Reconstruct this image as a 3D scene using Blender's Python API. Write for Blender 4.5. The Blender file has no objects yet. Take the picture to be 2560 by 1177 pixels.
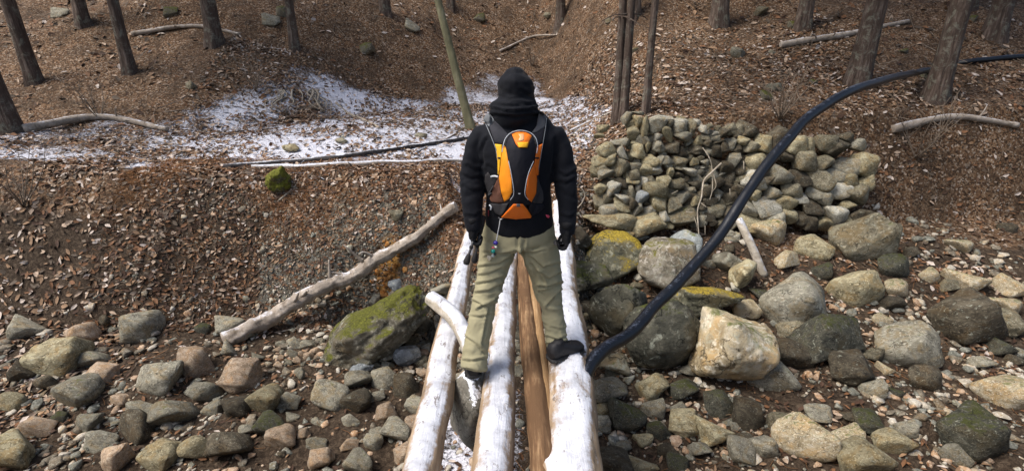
import bpy, bmesh, math, random
import numpy as np
from mathutils import Vector, Matrix
from mathutils.bvhtree import BVHTree
from mathutils.geometry import delaunay_2d_cdt
R = math.radians
random.seed(7); rng = np.random.default_rng(7)
S = bpy.context.scene; COL = S.collection

# ------------------------------------------------------------------ camera, sky, sun, exposure
CAMZ, PITCH, FPX = 1.97, R(22.0), 1300.0
cam = bpy.data.cameras.new('camera'); cam.sensor_width = 36; cam.lens = 36 * FPX / 2560
cam.clip_end = 400; cam.clip_start = 0.05
cam_o = bpy.data.objects.new('camera', cam); COL.objects.link(cam_o)
cam_o.location = (0, 0, CAMZ); cam_o.rotation_euler = (R(90) - PITCH, 0, 0); S.camera = cam_o
W = bpy.data.worlds.new('World'); S.world = W; W.use_nodes = True
wn = W.node_tree; sky = wn.nodes.new('ShaderNodeTexSky'); sky.sky_type = 'NISHITA'; sky.sun_disc = False
SUN = Vector((-0.52, -0.14, 0.84)).normalized()
sky.sun_elevation = math.asin(SUN.z); sky.sun_rotation = math.atan2(SUN.x, SUN.y)
sky.air_density = 1.0; sky.dust_density = 4.0; sky.ozone_density = 1.0
wn.links.new(sky.outputs[0], wn.nodes['Background'].inputs[0]); wn.nodes['Background'].inputs[1].default_value = 0.125
sl = bpy.data.lights.new('sun', 'SUN'); sl.energy = 2.6; sl.angle = R(26); sl.color = (1, 0.97, 0.93)
so = bpy.data.objects.new('sun', sl); COL.objects.link(so); so.location = (0, 0, 20)
so.rotation_euler = SUN.to_track_quat('Z', 'Y').to_euler()
S.view_settings.view_transform = 'Standard'; S.view_settings.look = 'None'
S.view_settings.gamma = 1; S.view_settings.exposure = 0.55; S.view_settings.use_curve_mapping = False

# ------------------------------------------------------------------ projection helpers (points of the place from sight lines)
CP, SP = math.cos(PITCH), math.sin(PITCH)
def ray(px, py):
    px = np.asarray(px, float); py = np.asarray(py, float)
    a = (px - 1280) / FPX; b = -(py - 588.5) / FPX
    return np.stack([a, CP + b * SP, -SP + b * CP], -1)
def at_y(px, py, Y):
    d = ray(px, py); t = np.asarray(Y) / d[..., 1]
    return d * t[..., None] + np.array([0, 0, CAMZ])
def at_z(px, py, z):
    d = ray(px, py); t = (np.asarray(z) - CAMZ) / d[..., 2]
    return d * t[..., None] + np.array([0, 0, CAMZ])
def depth(p): p = np.asarray(p); return p[..., 1] * CP - (p[..., 2] - CAMZ) * SP
def to_px(p):
    p = np.asarray(p); d = depth(p); u = p[..., 1] * SP + (p[..., 2] - CAMZ) * CP
    return 1280 + FPX * p[..., 0] / d, 588.5 - FPX * u / d

# ------------------------------------------------------------------ noise
def _h(ix, iy, iz, s):
    n = (ix * 73856093) ^ (iy * 19349663) ^ (iz * 83492791) ^ (s * 2654435761 & 0x7fffffff)
    n = (n ^ (n >> 13)) * 1274126177 & 0xffffffff; n = n ^ (n >> 16)
    return (n & 0xffff) / 65535.0
def vnoise(p, s=0):
    p = np.asarray(p, float); i = np.floor(p).astype(np.int64); f = p - i; f = f * f * f * (f * (f * 6 - 15) + 10)
    r = 0
    for a in (0, 1):
        for b in (0, 1):
            for c in (0, 1):
                w = (f[..., 0] if a else 1 - f[..., 0]) * (f[..., 1] if b else 1 - f[..., 1]) * (f[..., 2] if c else 1 - f[..., 2])
                r = r + w * _h(i[..., 0] + a, i[..., 1] + b, i[..., 2] + c, s)
    return r * 2 - 1
def fbm(p, o=4, s=0, g=0.5):
    p = np.asarray(p, float); r = 0; A = 1
    for k in range(o): r = r + A * vnoise(p * 2 ** k + 17.3 * k, s + k); A *= g
    return r
def sm(a, b, x): t = np.clip((x - a) / (b - a), 0, 1); return t * t * (3 - 2 * t)

# ------------------------------------------------------------------ mesh helpers
def mk(name, V, F, mat=None, parent=None, smooth=True, mi=None):
    me = bpy.data.meshes.new(name); V = np.asarray(V, float)
    if isinstance(F, np.ndarray):
        n, k = F.shape
        me.vertices.add(len(V)); me.vertices.foreach_set('co', V.ravel())
        me.loops.add(n * k); me.loops.foreach_set('vertex_index', F.ravel().astype(np.int32))
        me.polygons.add(n); me.polygons.foreach_set('loop_start', np.arange(0, n * k, k, dtype=np.int32))
        me.polygons.foreach_set('loop_total', np.full(n, k, np.int32))
        me.update(calc_edges=True)
    else:
        me.from_pydata([tuple(v) for v in V], [], [tuple(f) for f in F]); me.update()
    if smooth: me.polygons.foreach_set('use_smooth', np.ones(len(me.polygons), bool))
    for m in (mat if isinstance(mat, (list, tuple)) else [mat] if mat else []): me.materials.append(m)
    if mi is not None: me.polygons.foreach_set('material_index', np.asarray(mi, np.int32))
    o = bpy.data.objects.new(name, me); COL.objects.link(o)
    if parent: o.parent = parent
    return o
def tag(o, label=None, cat=None, group=None, kind=None):
    if label: o['label'] = label
    if cat: o['category'] = cat
    if group: o['group'] = group
    if kind: o['kind'] = kind
    return o
def empty(name, loc, label, cat, group=None):
    o = bpy.data.objects.new(name, None); COL.objects.link(o); o.location = tuple(loc); o.empty_display_size = .1
    return tag(o, label, cat, group)
def under(o, root):           # parent a mesh built in world space without moving it
    o.parent = root; o.matrix_parent_inverse = Matrix.Translation(root.location).inverted(); return o
def rebase(o):                # put the origin of a world-space mesh at its base
    me = o.data; n = len(me.vertices); v = np.empty(n * 3); me.vertices.foreach_get('co', v); v = v.reshape(-1, 3)
    c = v.mean(0); c[2] = v[:, 2].min(); v -= c; me.vertices.foreach_set('co', v.ravel()); me.update(); o.location = tuple(c); return o
def frames(P, ref=None):
    P = np.asarray(P, float); T = np.gradient(P, axis=0); T /= np.linalg.norm(T, axis=1)[:, None] + 1e-9
    A = []; a = np.array(ref if ref is not None else ([1, 0, 0] if abs(T[0][0]) < .8 else [0, 0, 1]), float)
    for t in T:
        if ref is not None: a = np.array(ref, float)
        a = a - t * a.dot(t); a /= np.linalg.norm(a) + 1e-9; A.append(a)
    A = np.array(A); return T, A, np.cross(T, A)
def tube(P, rx, ry=None, seg=12, ref=None, rough=0, rs=6.0, seed=0, caps=True, dome=0):
    P = np.asarray(P, float); n = len(P); rx = np.broadcast_to(rx, n).astype(float); ry = rx if ry is None else np.broadcast_to(ry, n).astype(float)
    if dome:
        T0 = P[0] - P[1]; T1 = P[-1] - P[-2]; T0 /= np.linalg.norm(T0); T1 /= np.linalg.norm(T1)
        k = [(.55, .83), (.85, .5), (.98, .15)]
        m0, m1 = (rx[0] + ry[0]) / 2 * dome, (rx[-1] + ry[-1]) / 2 * dome
        P = np.vstack([[P[0] + T0 * m0 * a for a, _ in k[::-1]], P, [P[-1] + T1 * m1 * a for a, _ in k]])
        rx, ry = [np.concatenate([[q[0] * b for _, b in k[::-1]], q, [q[-1] * b for _, b in k]]) for q in (rx, ry)]; n += 6
    T, A, B = frames(P, ref); th = np.linspace(0, 2 * math.pi, seg, endpoint=False)
    V = P[:, None] + A[:, None] * (rx[:, None, None] * np.cos(th)[None, :, None]) + B[:, None] * (ry[:, None, None] * np.sin(th)[None, :, None])
    V = V.reshape(-1, 3)
    if rough:
        c = np.repeat(P, seg, 0); d = V - c; V = c + d * (1 + rough * fbm(V * rs, 3, seed))[:, None]
    F = []
    for i in range(n - 1):
        for j in range(seg):
            F.append((i * seg + j, i * seg + (j + 1) % seg, (i + 1) * seg + (j + 1) % seg, (i + 1) * seg + j))
    if caps: F.append(tuple(range(seg))[::-1]); F.append(tuple((n - 1) * seg + j for j in range(seg)))
    return V, F
def spline(P, n):
    P = np.asarray(P, float)
    Q = np.vstack([2 * P[0] - P[1], P, 2 * P[-1] - P[-2]]); out = []; m = len(P) - 1
    for u in np.linspace(0, m, n):
        i = min(int(u), m - 1); t = u - i; a, b, c, d = Q[i:i + 4]
        out.append(.5 * (2 * b + (c - a) * t + (2 * a - 5 * b + 4 * c - d) * t * t + (3 * b - a - 3 * c + d) * t ** 3))
    return np.array(out)
def join(parts):
    V, F, o = [], [], 0
    for v, f in parts:
        V.append(v); F += [tuple(i + o for i in q) for q in f]; o += len(v)
    return np.vstack(V), F
def remeshed(V, F, vox, smooth=4):
    o = mk('tmp', V, F); m = o.modifiers.new('r', 'REMESH'); m.mode = 'VOXEL'; m.voxel_size = vox
    s = o.modifiers.new('s', 'SMOOTH'); s.iterations = smooth; s.factor = .5
    dg = bpy.context.evaluated_depsgraph_get(); dg.update(); e = o.evaluated_get(dg); me = e.to_mesh()
    v = np.empty(len(me.vertices) * 3); me.vertices.foreach_get('co', v); v = v.reshape(-1, 3).copy()
    no = np.empty(len(me.vertices) * 3); me.vertices.foreach_get('normal', no); no = no.reshape(-1, 3).copy()
    f = [tuple(p.vertices) for p in me.polygons]; e.to_mesh_clear()
    d = o.data; bpy.data.objects.remove(o); bpy.data.meshes.remove(d); return v, no, f
_ico = {}
def ico(sub):
    if sub not in _ico:
        b = bmesh.new(); bmesh.ops.create_icosphere(b, subdivisions=sub, radius=1)
        _ico[sub] = (np.array([v.co[:] for v in b.verts]), np.array([[v.index for v in f.verts] for f in b.faces])); b.free()
    return _ico[sub]
def rock(seed, sub=3, ncut=13, p=16, rough=.05, rs=2.2, lo=.55):
    r_ = np.random.default_rng(seed); D, F = ico(sub)
    N = r_.normal(size=(ncut, 3)); N /= np.linalg.norm(N, axis=1)[:, None]; d = r_.uniform(lo, 1, ncut)
    q = np.maximum(D @ N.T, 0) / d; r = 1 / np.maximum((q ** p).sum(1) ** (1 / p), .72)
    V = D * r[:, None]
    V = V * (1 + rough * fbm(V * rs, 4, seed) + rough * .6 * np.abs(vnoise(V * rs * 3.1, seed + 5)))[:, None]
    lo_, hi = V.min(0), V.max(0); return (V - (lo_ + hi) / 2) / ((hi - lo_) / 2), F

def hull(seed, n=14, bev=.09, cuts=2, rough=.035):
    """a broken stone: the hull of a few points, edges worn, faces slightly uneven"""
    r_ = np.random.default_rng(seed); P = r_.normal(size=(n, 3)); P /= np.linalg.norm(P, axis=1)[:, None]; P = np.sign(P) * np.abs(P) ** .75 * r_.uniform(.86, 1.0, (n, 1))
    bm = bmesh.new(); [bm.verts.new(p) for p in P]; q = bmesh.ops.convex_hull(bm, input=bm.verts[:])
    bmesh.ops.delete(bm, geom=[v for v in bm.verts if not v.link_faces], context='VERTS')
    bmesh.ops.dissolve_limit(bm, angle_limit=R(24), verts=bm.verts[:], edges=bm.edges[:])
    if bev: bmesh.ops.bevel(bm, geom=bm.edges[:], offset=bev, segments=1, affect='EDGES', profile=.6, clamp_overlap=True)
    bmesh.ops.triangulate(bm, faces=bm.faces[:])
    if cuts: bmesh.ops.subdivide_edges(bm, edges=[e for e in bm.edges if e.calc_length() > .3], cuts=cuts, use_grid_fill=True); bmesh.ops.triangulate(bm, faces=bm.faces[:])
    bmesh.ops.recalc_face_normals(bm, faces=bm.faces[:]); bm.verts.index_update()
    V = np.array([v.co[:] for v in bm.verts]); F = np.array([[v.index for v in f.verts] for f in bm.faces]); bm.free()
    V = V * (1 + rough * fbm(V * 2.2, 4, seed) + rough * .5 * vnoise(V * 7, seed))[:, None]; lo_, hi = V.min(0), V.max(0)
    return (V - (lo_ + hi) / 2) / ((hi - lo_) / 2), F

# ------------------------------------------------------------------ materials
def newmat(name):
    m = bpy.data.materials.new(name); m.use_nodes = True; nt = m.node_tree; return m, nt, nt.nodes['Principled BSDF']
class NB:
    def __init__(s, nt): s.nt = nt
    def n(s, t, **k):
        x = s.nt.nodes.new(t)
        for a, b in k.items():
            if a.startswith('i_'): x.inputs[int(a[2:])].default_value = b
            else: setattr(x, a, b)
        return x
    def l(s, a, b): s.nt.links.new(a, b)
    def coord(s, kind='Object', scale=(1, 1, 1)):
        c = s.n('ShaderNodeTexCoord'); m = s.n('ShaderNodeMapping'); m.inputs[3].default_value = scale
        s.l(c.outputs[kind], m.inputs[0]); return m.outputs[0]
    def noise(s, co, sc, det=4, rough=.55, dist=0):
        x = s.n('ShaderNodeTexNoise'); x.inputs['Scale'].default_value = sc; x.inputs['Detail'].default_value = det
        x.inputs['Roughness'].default_value = rough; x.inputs['Distortion'].default_value = dist; s.l(co, x.inputs['Vector']); return x.outputs[0]
    def ramp(s, f, stops, interp='LINEAR'):
        r = s.n('ShaderNodeValToRGB'); e = r.color_ramp.elements; r.color_ramp.interpolation = interp
        while len(e) < len(stops): e.new(.5)
        for q, (p, c) in zip(e, stops): q.position = p; q.color = (*c, 1) if len(c) == 3 else c
        s.l(f, r.inputs[0]); return r.outputs[0]
    def mix(s, f, a, b, mode='MIX'):
        m = s.n('ShaderNodeMix', data_type='RGBA', blend_type=mode)
        for v, i in ((f, 0), (a, 6), (b, 7)):
            if hasattr(v, 'default_value') or hasattr(v, 'links'): s.l(v, m.inputs[i])
            else: m.inputs[i].default_value = v if i == 0 else (*v, 1)
        return m.outputs[2]
    def math(s, op, a, b=0.0, clamp=False):
        m = s.n('ShaderNodeMath', operation=op, use_clamp=clamp)
        for v, i in ((a, 0), (b, 1)):
            if hasattr(v, 'links'): s.l(v, m.inputs[i])
            else: m.inputs[i].default_value = v
        return m.outputs[0]
    def bump(s, h, st, dist, bsdf, prev=None):
        b = s.n('ShaderNodeBump'); b.inputs[0].default_value = st; b.inputs[1].default_value = dist; s.l(h, b.inputs['Height'])
        if prev: s.l(prev, b.inputs['Normal'])
        s.l(b.outputs[0], bsdf.inputs['Normal']); return b.outputs[0]
    def nz(s):
        g = s.n('ShaderNodeNewGeometry'); x = s.n('ShaderNodeSeparateXYZ'); s.l(g.outputs['Normal'], x.inputs[0]); return x.outputs[2]
    def step(s, v, a, b): return s.ramp(v, [(a, (0, 0, 0)), (b, (1, 1, 1))])
def rock_mat(name, dark, mid, light, moss=0, mosscol=(.10, .11, .012), lichen=.25, snow=0, sc=1.0, var=.35, coord='Object'):
    m, nt, bs = newmat(name); b = NB(nt)
    if coord == 'World':
        g = b.n('ShaderNodeNewGeometry'); co = g.outputs['Position']
    else:
        co0 = b.coord(coord)
        oi = b.n('ShaderNodeObjectInfo'); va = b.n('ShaderNodeVectorMath', operation='ADD'); cb = b.n('ShaderNodeCombineXYZ')
        k = b.math('MULTIPLY', oi.outputs['Random'], 37.0); b.l(k, cb.inputs[0]); b.l(k, cb.inputs[2]); b.l(co0, va.inputs[0]); b.l(cb.outputs[0], va.inputs[1]); co = va.outputs[0]
    n1 = b.noise(co, 2.2 * sc, 6, .62, .6); n2 = b.noise(co, 9 * sc, 5, .65); n3 = b.noise(co, 34 * sc, 4, .6)
    c = b.ramp(n1, [(.30, dark), (.5, mid), (.68, light)])
    c = b.mix(b.math('MULTIPLY', b.step(b.noise(co, 1.3 * sc, 4, .6, 1.0), .50, .62), .65), c, (mid[0] * 1.15, mid[1] * .92, mid[2] * .62))
    c = b.mix(b.math('MULTIPLY', b.step(b.noise(co, 4.5 * sc, 5, .7, .6), .54, .64), .6), c, tuple(x * .55 for x in dark))
    c = b.mix(b.step(n2, .54, .68), c, tuple(x * 1.3 for x in light))
    c = b.mix(b.math('MULTIPLY', b.step(n3, .60, .66), .5), c, tuple(x * .35 for x in dark))
    if lichen: 
        l = b.step(b.noise(co, 5 * sc, 6, .7, 1.2), .60 - lichen * .1, .67)
        c = b.mix(b.math('MULTIPLY', l, .6), c, (.42, .43, .34))
    if var and coord != 'World':
        h = b.n('ShaderNodeHueSaturation'); b.l(c, h.inputs['Color']); mr = b.n('ShaderNodeMapRange'); oi2 = b.n('ShaderNodeObjectInfo')
        b.l(oi2.outputs['Random'], mr.inputs[0]); mr.inputs[3].default_value = 1 - var; mr.inputs[4].default_value = 1 + var; b.l(mr.outputs[0], h.inputs['Value']); c = h.outputs[0]
    ws = b.n('ShaderNodeVectorMath', operation='ADD'); wn_ = b.n('ShaderNodeTexNoise'); wn_.inputs['Scale'].default_value = 2.5 * sc; wn_.inputs['Detail'].default_value = 5; b.l(co, wn_.inputs['Vector'])
    b.l(co, ws.inputs[0]); b.l(wn_.outputs['Color'], ws.inputs[1]); vor = b.n('ShaderNodeTexVoronoi', feature='DISTANCE_TO_EDGE'); vor.inputs['Scale'].default_value = 1.1 * sc; b.l(ws.outputs[0], vor.inputs['Vector'])
    gate = b.step(b.noise(co, 1.7 * sc, 3), .46, .56); crack = b.math('MAXIMUM', b.step(vor.outputs['Distance'], .0, .022), gate)
    nzv = b.nz()
    if moss:
        mm = b.math('ADD', b.math('MULTIPLY', nzv, .32), b.math('ADD', b.math('MULTIPLY', b.noise(co, 2.2 * sc, 6, .72, .8), 1.15), b.math('MULTIPLY', n3, .18))); mm = b.math('MULTIPLY', mm, .6); t = .70 - moss * .17
        mk_ = b.step(mm, t - .035, t + .05); mcol = b.ramp(n3, [(.3, tuple(x * .45 for x in mosscol)), (.55, mosscol), (.75, tuple(min(1, x * 1.9) for x in mosscol))])
        c = b.mix(mk_, c, mcol)
    if snow:
        mm = b.math('ADD', b.math('MULTIPLY', nzv, .5), b.noise(co, 7 * sc, 5, .7)); c = b.mix(b.step(mm, 1.05 - snow * .3, 1.1 - snow * .3), c, (.8, .82, .86))
    c = b.mix(crack, tuple(x * .4 for x in dark), c)
    b.l(c, bs.inputs['Base Color']); bs.inputs['Roughness'].default_value = .88; bs.inputs['Specular IOR Level'].default_value = .25
    h = b.math('ADD', b.math('MULTIPLY', n2, .6), b.math('MULTIPLY', n3, .35)); p = b.bump(h, .8, .03 / sc, bs); b.bump(crack, .35, .012 / sc, bs, p)
    return m
def wood_mat(name, cols, axis='Object', snow=0, sc=1.0, grain=(14, 1, 14), crack=.5, speck=.3, bd=.012, lich=0):
    m, nt, bs = newmat(name); b = NB(nt); co = b.coord('Object', grain); co1 = b.coord('Object')
    n = b.noise(co, 2.0 * sc, 6, .65, .3); n2 = b.noise(co1, 3 * sc, 5, .6); n3 = b.noise(co1, 45 * sc, 3, .6)
    c = b.ramp(n, [(.3, cols[0]), (.5, cols[1]), (.7, cols[2])]); c = b.mix(b.step(n2, .42, .62), c, tuple(x * .72 for x in cols[1]))
    nzv = b.nz()
    if snow:
        st = b.noise(b.coord('Object', (7, 1.1, 7)), 2.2 * sc, 6, .7, .4); pt = b.noise(co1, 5 * sc, 6, .72)
        mm = b.math('ADD', nzv, b.math('ADD', b.math('MULTIPLY', pt, 1.0), b.math('ADD', b.math('MULTIPLY', st, .5), b.math('MULTIPLY', n3, .3)))); t = 2.02 - snow
        r = b.n('ShaderNodeMapRange', clamp=True); b.l(mm, r.inputs[0]); r.inputs[1].default_value = t - .12; r.inputs[2].default_value = t + .12; sn = r.outputs[0]
        c = b.mix(b.math('MULTIPLY', sn, .96), c, b.ramp(pt, [(.38, (.42, .43, .47)), (.60, (.70, .71, .75))]))
        sp = b.step(b.noise(b.coord('Object', (1.6, .7, 1.6)), 14 * sc, 5, .8), .58, .64); c = b.mix(b.math('MULTIPLY', sp, .8), c, (.13, .10, .08))
    c = b.mix(b.math('MULTIPLY', b.step(n, .66, .74), crack), c, (.03, .02, .015))
    if lich: c = b.mix(b.math('MULTIPLY', b.step(b.noise(co1, 7, 6, .75, .5), .52, .62), lich), c, (.30, .31, .24))
    b.l(c, bs.inputs['Base Color']); bs.inputs['Roughness'].default_value = .85; bs.inputs['Specular IOR Level'].default_value = .2
    b.bump(b.math('ADD', n, b.math('MULTIPLY', n3, .3)), .8, bd, bs); return m
def fabric(name, col, col2=None, rough=.85, weave=900, bump=.25, sheen=.0, spec=.2, big=3.0):
    m, nt, bs = newmat(name); b = NB(nt); co = b.coord('Object'); col2 = col2 or tuple(x * .8 for x in col)
    n = b.noise(co, big, 4, .6); n2 = b.noise(co, weave * .35, 2, .5)
    c = b.ramp(n, [(.35, col2), (.65, col)]); c = b.mix(b.math('MULTIPLY', n2, .25), c, tuple(x * .5 for x in col2))
    b.l(c, bs.inputs['Base Color']); bs.inputs['Roughness'].default_value = rough; bs.inputs['Specular IOR Level'].default_value = spec
    bs.inputs['Sheen Weight'].default_value = sheen
    p = b.bump(n2, bump, .002, bs); b.bump(b.noise(co, 24, 3, .6, .6), .25, .006, bs, p); return m
def plain(name, col, rough=.5, spec=.5, metal=0, emis=None):
    m, nt, bs = newmat(name); b = NB(nt); n = b.noise(b.coord('Object'), 60, 3, .6)
    b.l(b.ramp(n, [(.3, tuple(x * .75 for x in col)), (.7, col)]), bs.inputs['Base Color']); bs.inputs['Roughness'].default_value = rough
    bs.inputs['Specular IOR Level'].default_value = spec; bs.inputs['Metallic'].default_value = metal; return m
M = {}
M['tan'] = rock_mat('tan_stone', (.12, .098, .055), (.255, .218, .132), (.41, .365, .235), moss=.12, mosscol=(.12, .11, .03), sc=1, var=.3)
M['olive'] = rock_mat('olive_stone', (.085, .073, .046), (.165, .143, .095), (.28, .25, .175), moss=.28, mosscol=(.09, .095, .025), sc=1, var=.3)
M['grey'] = rock_mat('grey_stone', (.12, .108, .08), (.225, .207, .155), (.35, .325, .255), moss=.2, sc=1, var=.3)
M['pale'] = rock_mat('pale_stone', (.20, .185, .14), (.36, .335, .265), (.50, .475, .40), lichen=.4, sc=1, var=.18)
M['dark'] = rock_mat('dark_stone', (.035, .028, .018), (.075, .062, .042), (.13, .11, .075), sc=1, var=.35, lichen=.1)
M['mossy'] = rock_mat('mossy_boulder_stone', (.055, .048, .033), (.13, .115, .083), (.24, .22, .17), moss=1.18, mosscol=(.085, .086, .012), lichen=.5, sc=1.6, var=.0)
M['ochre'] = rock_mat('ochre_moss_stone', (.06, .06, .04), (.13, .125, .085), (.22, .21, .15), moss=1.08, mosscol=(.26, .19, .025), lichen=.3, sc=1.5, var=0)
M['river'] = rock_mat('dark_river_stone', (.026, .026, .019), (.06, .058, .043), (.12, .113, .085), moss=.75, mosscol=(.05, .055, .012), lichen=.15, sc=1.3, var=.1)
M['blue'] = rock_mat('blue_grey_stone', (.11, .125, .13), (.21, .225, .23), (.33, .345, .35), sc=2, var=.1)
M['cream'] = rock_mat('cream_boulder_stone', (.17, .13, .075), (.42, .34, .21), (.60, .54, .42), moss=.6, mosscol=(.16, .16, .06), lichen=.6, sc=1.4, var=0)
M['rust'] = rock_mat('rusty_stone', (.14, .05, .012), (.30, .13, .03), (.40, .24, .10), lichen=0, sc=6, coord='World')
M['rubble'] = rock_mat('tan_rubble_stone', (.17, .115, .07), (.34, .25, .17), (.48, .39, .29), lichen=.2, sc=1.5, var=.25)
M['fullmoss'] = rock_mat('moss_cushion_stone', (.06, .055, .03), (.1, .09, .05), (.16, .15, .09), moss=2.2, mosscol=(.12, .12, .015), sc=3, var=0)
M['pebble1'] = rock_mat('pebble_brown', (.07, .055, .04), (.15, .125, .09), (.26, .225, .17), coord='World', sc=6, lichen=.3)
M['pebble2'] = rock_mat('pebble_grey', (.07, .07, .055), (.15, .148, .12), (.27, .265, .225), coord='World', sc=6, lichen=.3)
M['pebble3'] = rock_mat('pebble_pale', (.25, .21, .16), (.38, .34, .27), (.52, .48, .41), coord='World', sc=6, lichen=.3)
M['pebble4'] = rock_mat('pebble_tan', (.22, .14, .085), (.36, .25, .165), (.48, .38, .28), coord='World', sc=6, lichen=0)
# ------------------------------------------------------------------ the lie of the land
def lines(x):
    x = np.asarray(x, float)
    right = sm(.55, 1.35, x)
    rim = 6.35 - .75 * sm(-1.1, -.45, x) * (1 - sm(.5, 1.1, x)) + .12 * np.sin(x * 1.7) * (1 - right)
    return right, rim
def h(x, y, fine=True):
    x = np.asarray(x, float); y = np.asarray(y, float); right, rim = lines(x)
    P = np.stack([x, y, np.zeros_like(x)], -1)
    # level ground beyond the rim
    mid = sm(-1.0, -.4, x) * (1 - sm(.6, 1.3, x))
    top = (.30 - .38 * mid * (1 - sm(5.6, 7.6, y))) + .01 * (y - 6)
    top = top + .10 * fbm(P * .35, 2, 3)
    hump = (.50 * sm(.9, 2.0, x)) * (1 - .25 * sm(7.5, 10, y)); top = top + hump
    yh = np.interp(x, [-30, -6, -4, -1, .8, 1.5, 2.6, 5, 30], [8.0, 8.6, 9.6, 12.0, 13.0, 11.2, 7.9, 7.4, 7.2])
    s = np.maximum(y - yh, 0); hill = .50 * (np.sqrt(s * s + .5) - .707) ; top = top + hill + sm(0, 4, s) * .35 * fbm(P * .28, 3, 8)
    # creek bed and near bank
    bed = -1.22 + .07 * fbm(P * .9, 3, 5) + .05 * (y - 4)
    bed = bed + .5 * sm(.6, 1.6, x) * sm(4.2, 6.2, y)
    near = -.22 + .05 * fbm(P * .6, 2, 9); ns = 1 - sm(1.75, 2.6, y + .1 * np.sin(x * 2)); lower = bed * (1 - ns) + near * ns
    # far bank: a slope up to the rim; at the right it stands behind the stone wall
    wr = 6.34 + .12 * np.maximum(0, x - 2.2)
    tL = np.clip((y - (rim - 1.25)) / 1.25, 0, 1); upL = tL ** .85 * .75 + sm(0, 1, tL) * .25
    tR = np.clip((y - wr) / .62, 0, 1); upR = tR
    up = upL * (1 - right) + upR * right
    z = lower * (1 - up) + top * up
    if fine:
        bank = up * (1 - up) * 4
        z = z + (.015 + .05 * bank * (1 - right)) * fbm(P * 2.6, 4, 21) + .012 * fbm(P * 11, 3, 33) * (1 + bank)
        z = z + .05 * np.abs(vnoise(P * 1.9, 44)) * bank * (1 - right)
    z = z - .42 * np.exp(-(((x + 1.70 - .2 * (y - 5.2)) / .42) ** 2 + ((y - 5.30) / .27) ** 2) ** 1.5)
    return z
def on_ground(px, py, off=0.0):
    d = np.atleast_2d(ray(px, py)); t = np.full(len(d), 1.5); act = np.ones(len(d), bool)
    for k in range(900):
        p = d * t[:, None]; g = (p[:, 2] + CAMZ) < hg(p[:, 0], p[:, 1]); act &= ~g
        if not act.any() : break
        t[act] += .02 + t[act] * .001
    for k in range(6): 
        p = d * t[:, None]; g = (p[:, 2] + CAMZ) < hg(p[:, 0], p[:, 1]); t = np.where(g, t - .02 / 2 ** k, t + .02 / 2 ** k)
    p = d * t[:, None]; p[:, 2] += CAMZ + off; return p
def hg(x, y):
    """height read off the built ground sheet"""
    fx = np.interp(x, gx, np.arange(len(gx))); fy = np.interp(y, gy, np.arange(len(gy))); i = np.minimum(fx.astype(int), len(gx) - 2); j = np.minimum(fy.astype(int), len(gy) - 2); a = fx - i; b_ = fy - j
    return (GZ[j, i] * (1 - a) + GZ[j, i + 1] * a) * (1 - b_) + (GZ[j + 1, i] * (1 - a) + GZ[j + 1, i + 1] * a) * b_
def masks(x, y):
    right, rim = lines(x); P = np.stack([x, y, np.zeros_like(x)], -1); n = fbm(P * .8, 3, 71)
    yh = np.interp(x, [-30, -6, -4, -2, -.5, .8, 1.3, 2], [8.4, 9.2, 10.4, 11.6, 12.6, 13.2, 11.8, 7])
    xr = np.interp(y, [6, 6.9, 8, 9.5, 12, 20], [.5, .8, 1.5, 2.2, 2.7, 3.0])
    snow = sm(.12, .5, y - rim + .12 * n) * (1 - sm(-1.6, 1.6, y - yh + 1.2 * n)) * (1 - sm(-.15, .35, x - xr + .35 * n))
    snow *= np.interp(x, [-9, -5.5, -3.5, -1], [.5, .8, .95, 1]); 
    bedsnow = .75 * sm(-.9, -.45, x) * (1 - sm(-.1, .25, x)) * (1 - sm(3.6, 5.0, y))
    t = (y - (rim - 1.25)) / 1.25; bank = sm(-.05, .1, t) * (1 - sm(.95, 1.1, t)) * (1 - right)
    grav = sm(.0, .2, bank) * (1 - sm(.66, .95, t + .25 * n)) * sm(-2.9, -1.9, x + .8 * n)
    litter = sm(.55, .85, t + .25 * n)
    rc = RUSTC; rust = 1.3 * np.exp(-((x - rc[0]) ** 2 + (y - rc[1]) ** 2) / .022)
    return np.clip(snow + bedsnow, 0, 1), grav, litter, rust

def grid1(a, b, c, d, fine, grow):
    core = np.arange(b, c, fine); l, r = [b], [c]
    s = fine
    while l[-1] > a: s *= grow; l.append(l[-1] - s)
    s = fine
    while r[-1] < d: s *= grow; r.append(r[-1] + s)
    return np.concatenate([l[:0:-1], core, r])
gx = grid1(-70, -4.2, 4.2, 70, .028, 1.035); gy = grid1(-12, 2.6, 9.0, 80, .028, 1.04)
GX, GY = np.meshgrid(gx, gy); GZ = h(GX, GY); nx, ny = len(gx), len(gy)
idx = np.arange(nx * ny).reshape(ny, nx)
RUSTC = on_ground([972], [680])[0]
F = np.stack([idx[:-1, :-1], idx[:-1, 1:], idx[1:, 1:], idx[1:, :-1]], -1).reshape(-1, 4)

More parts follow.
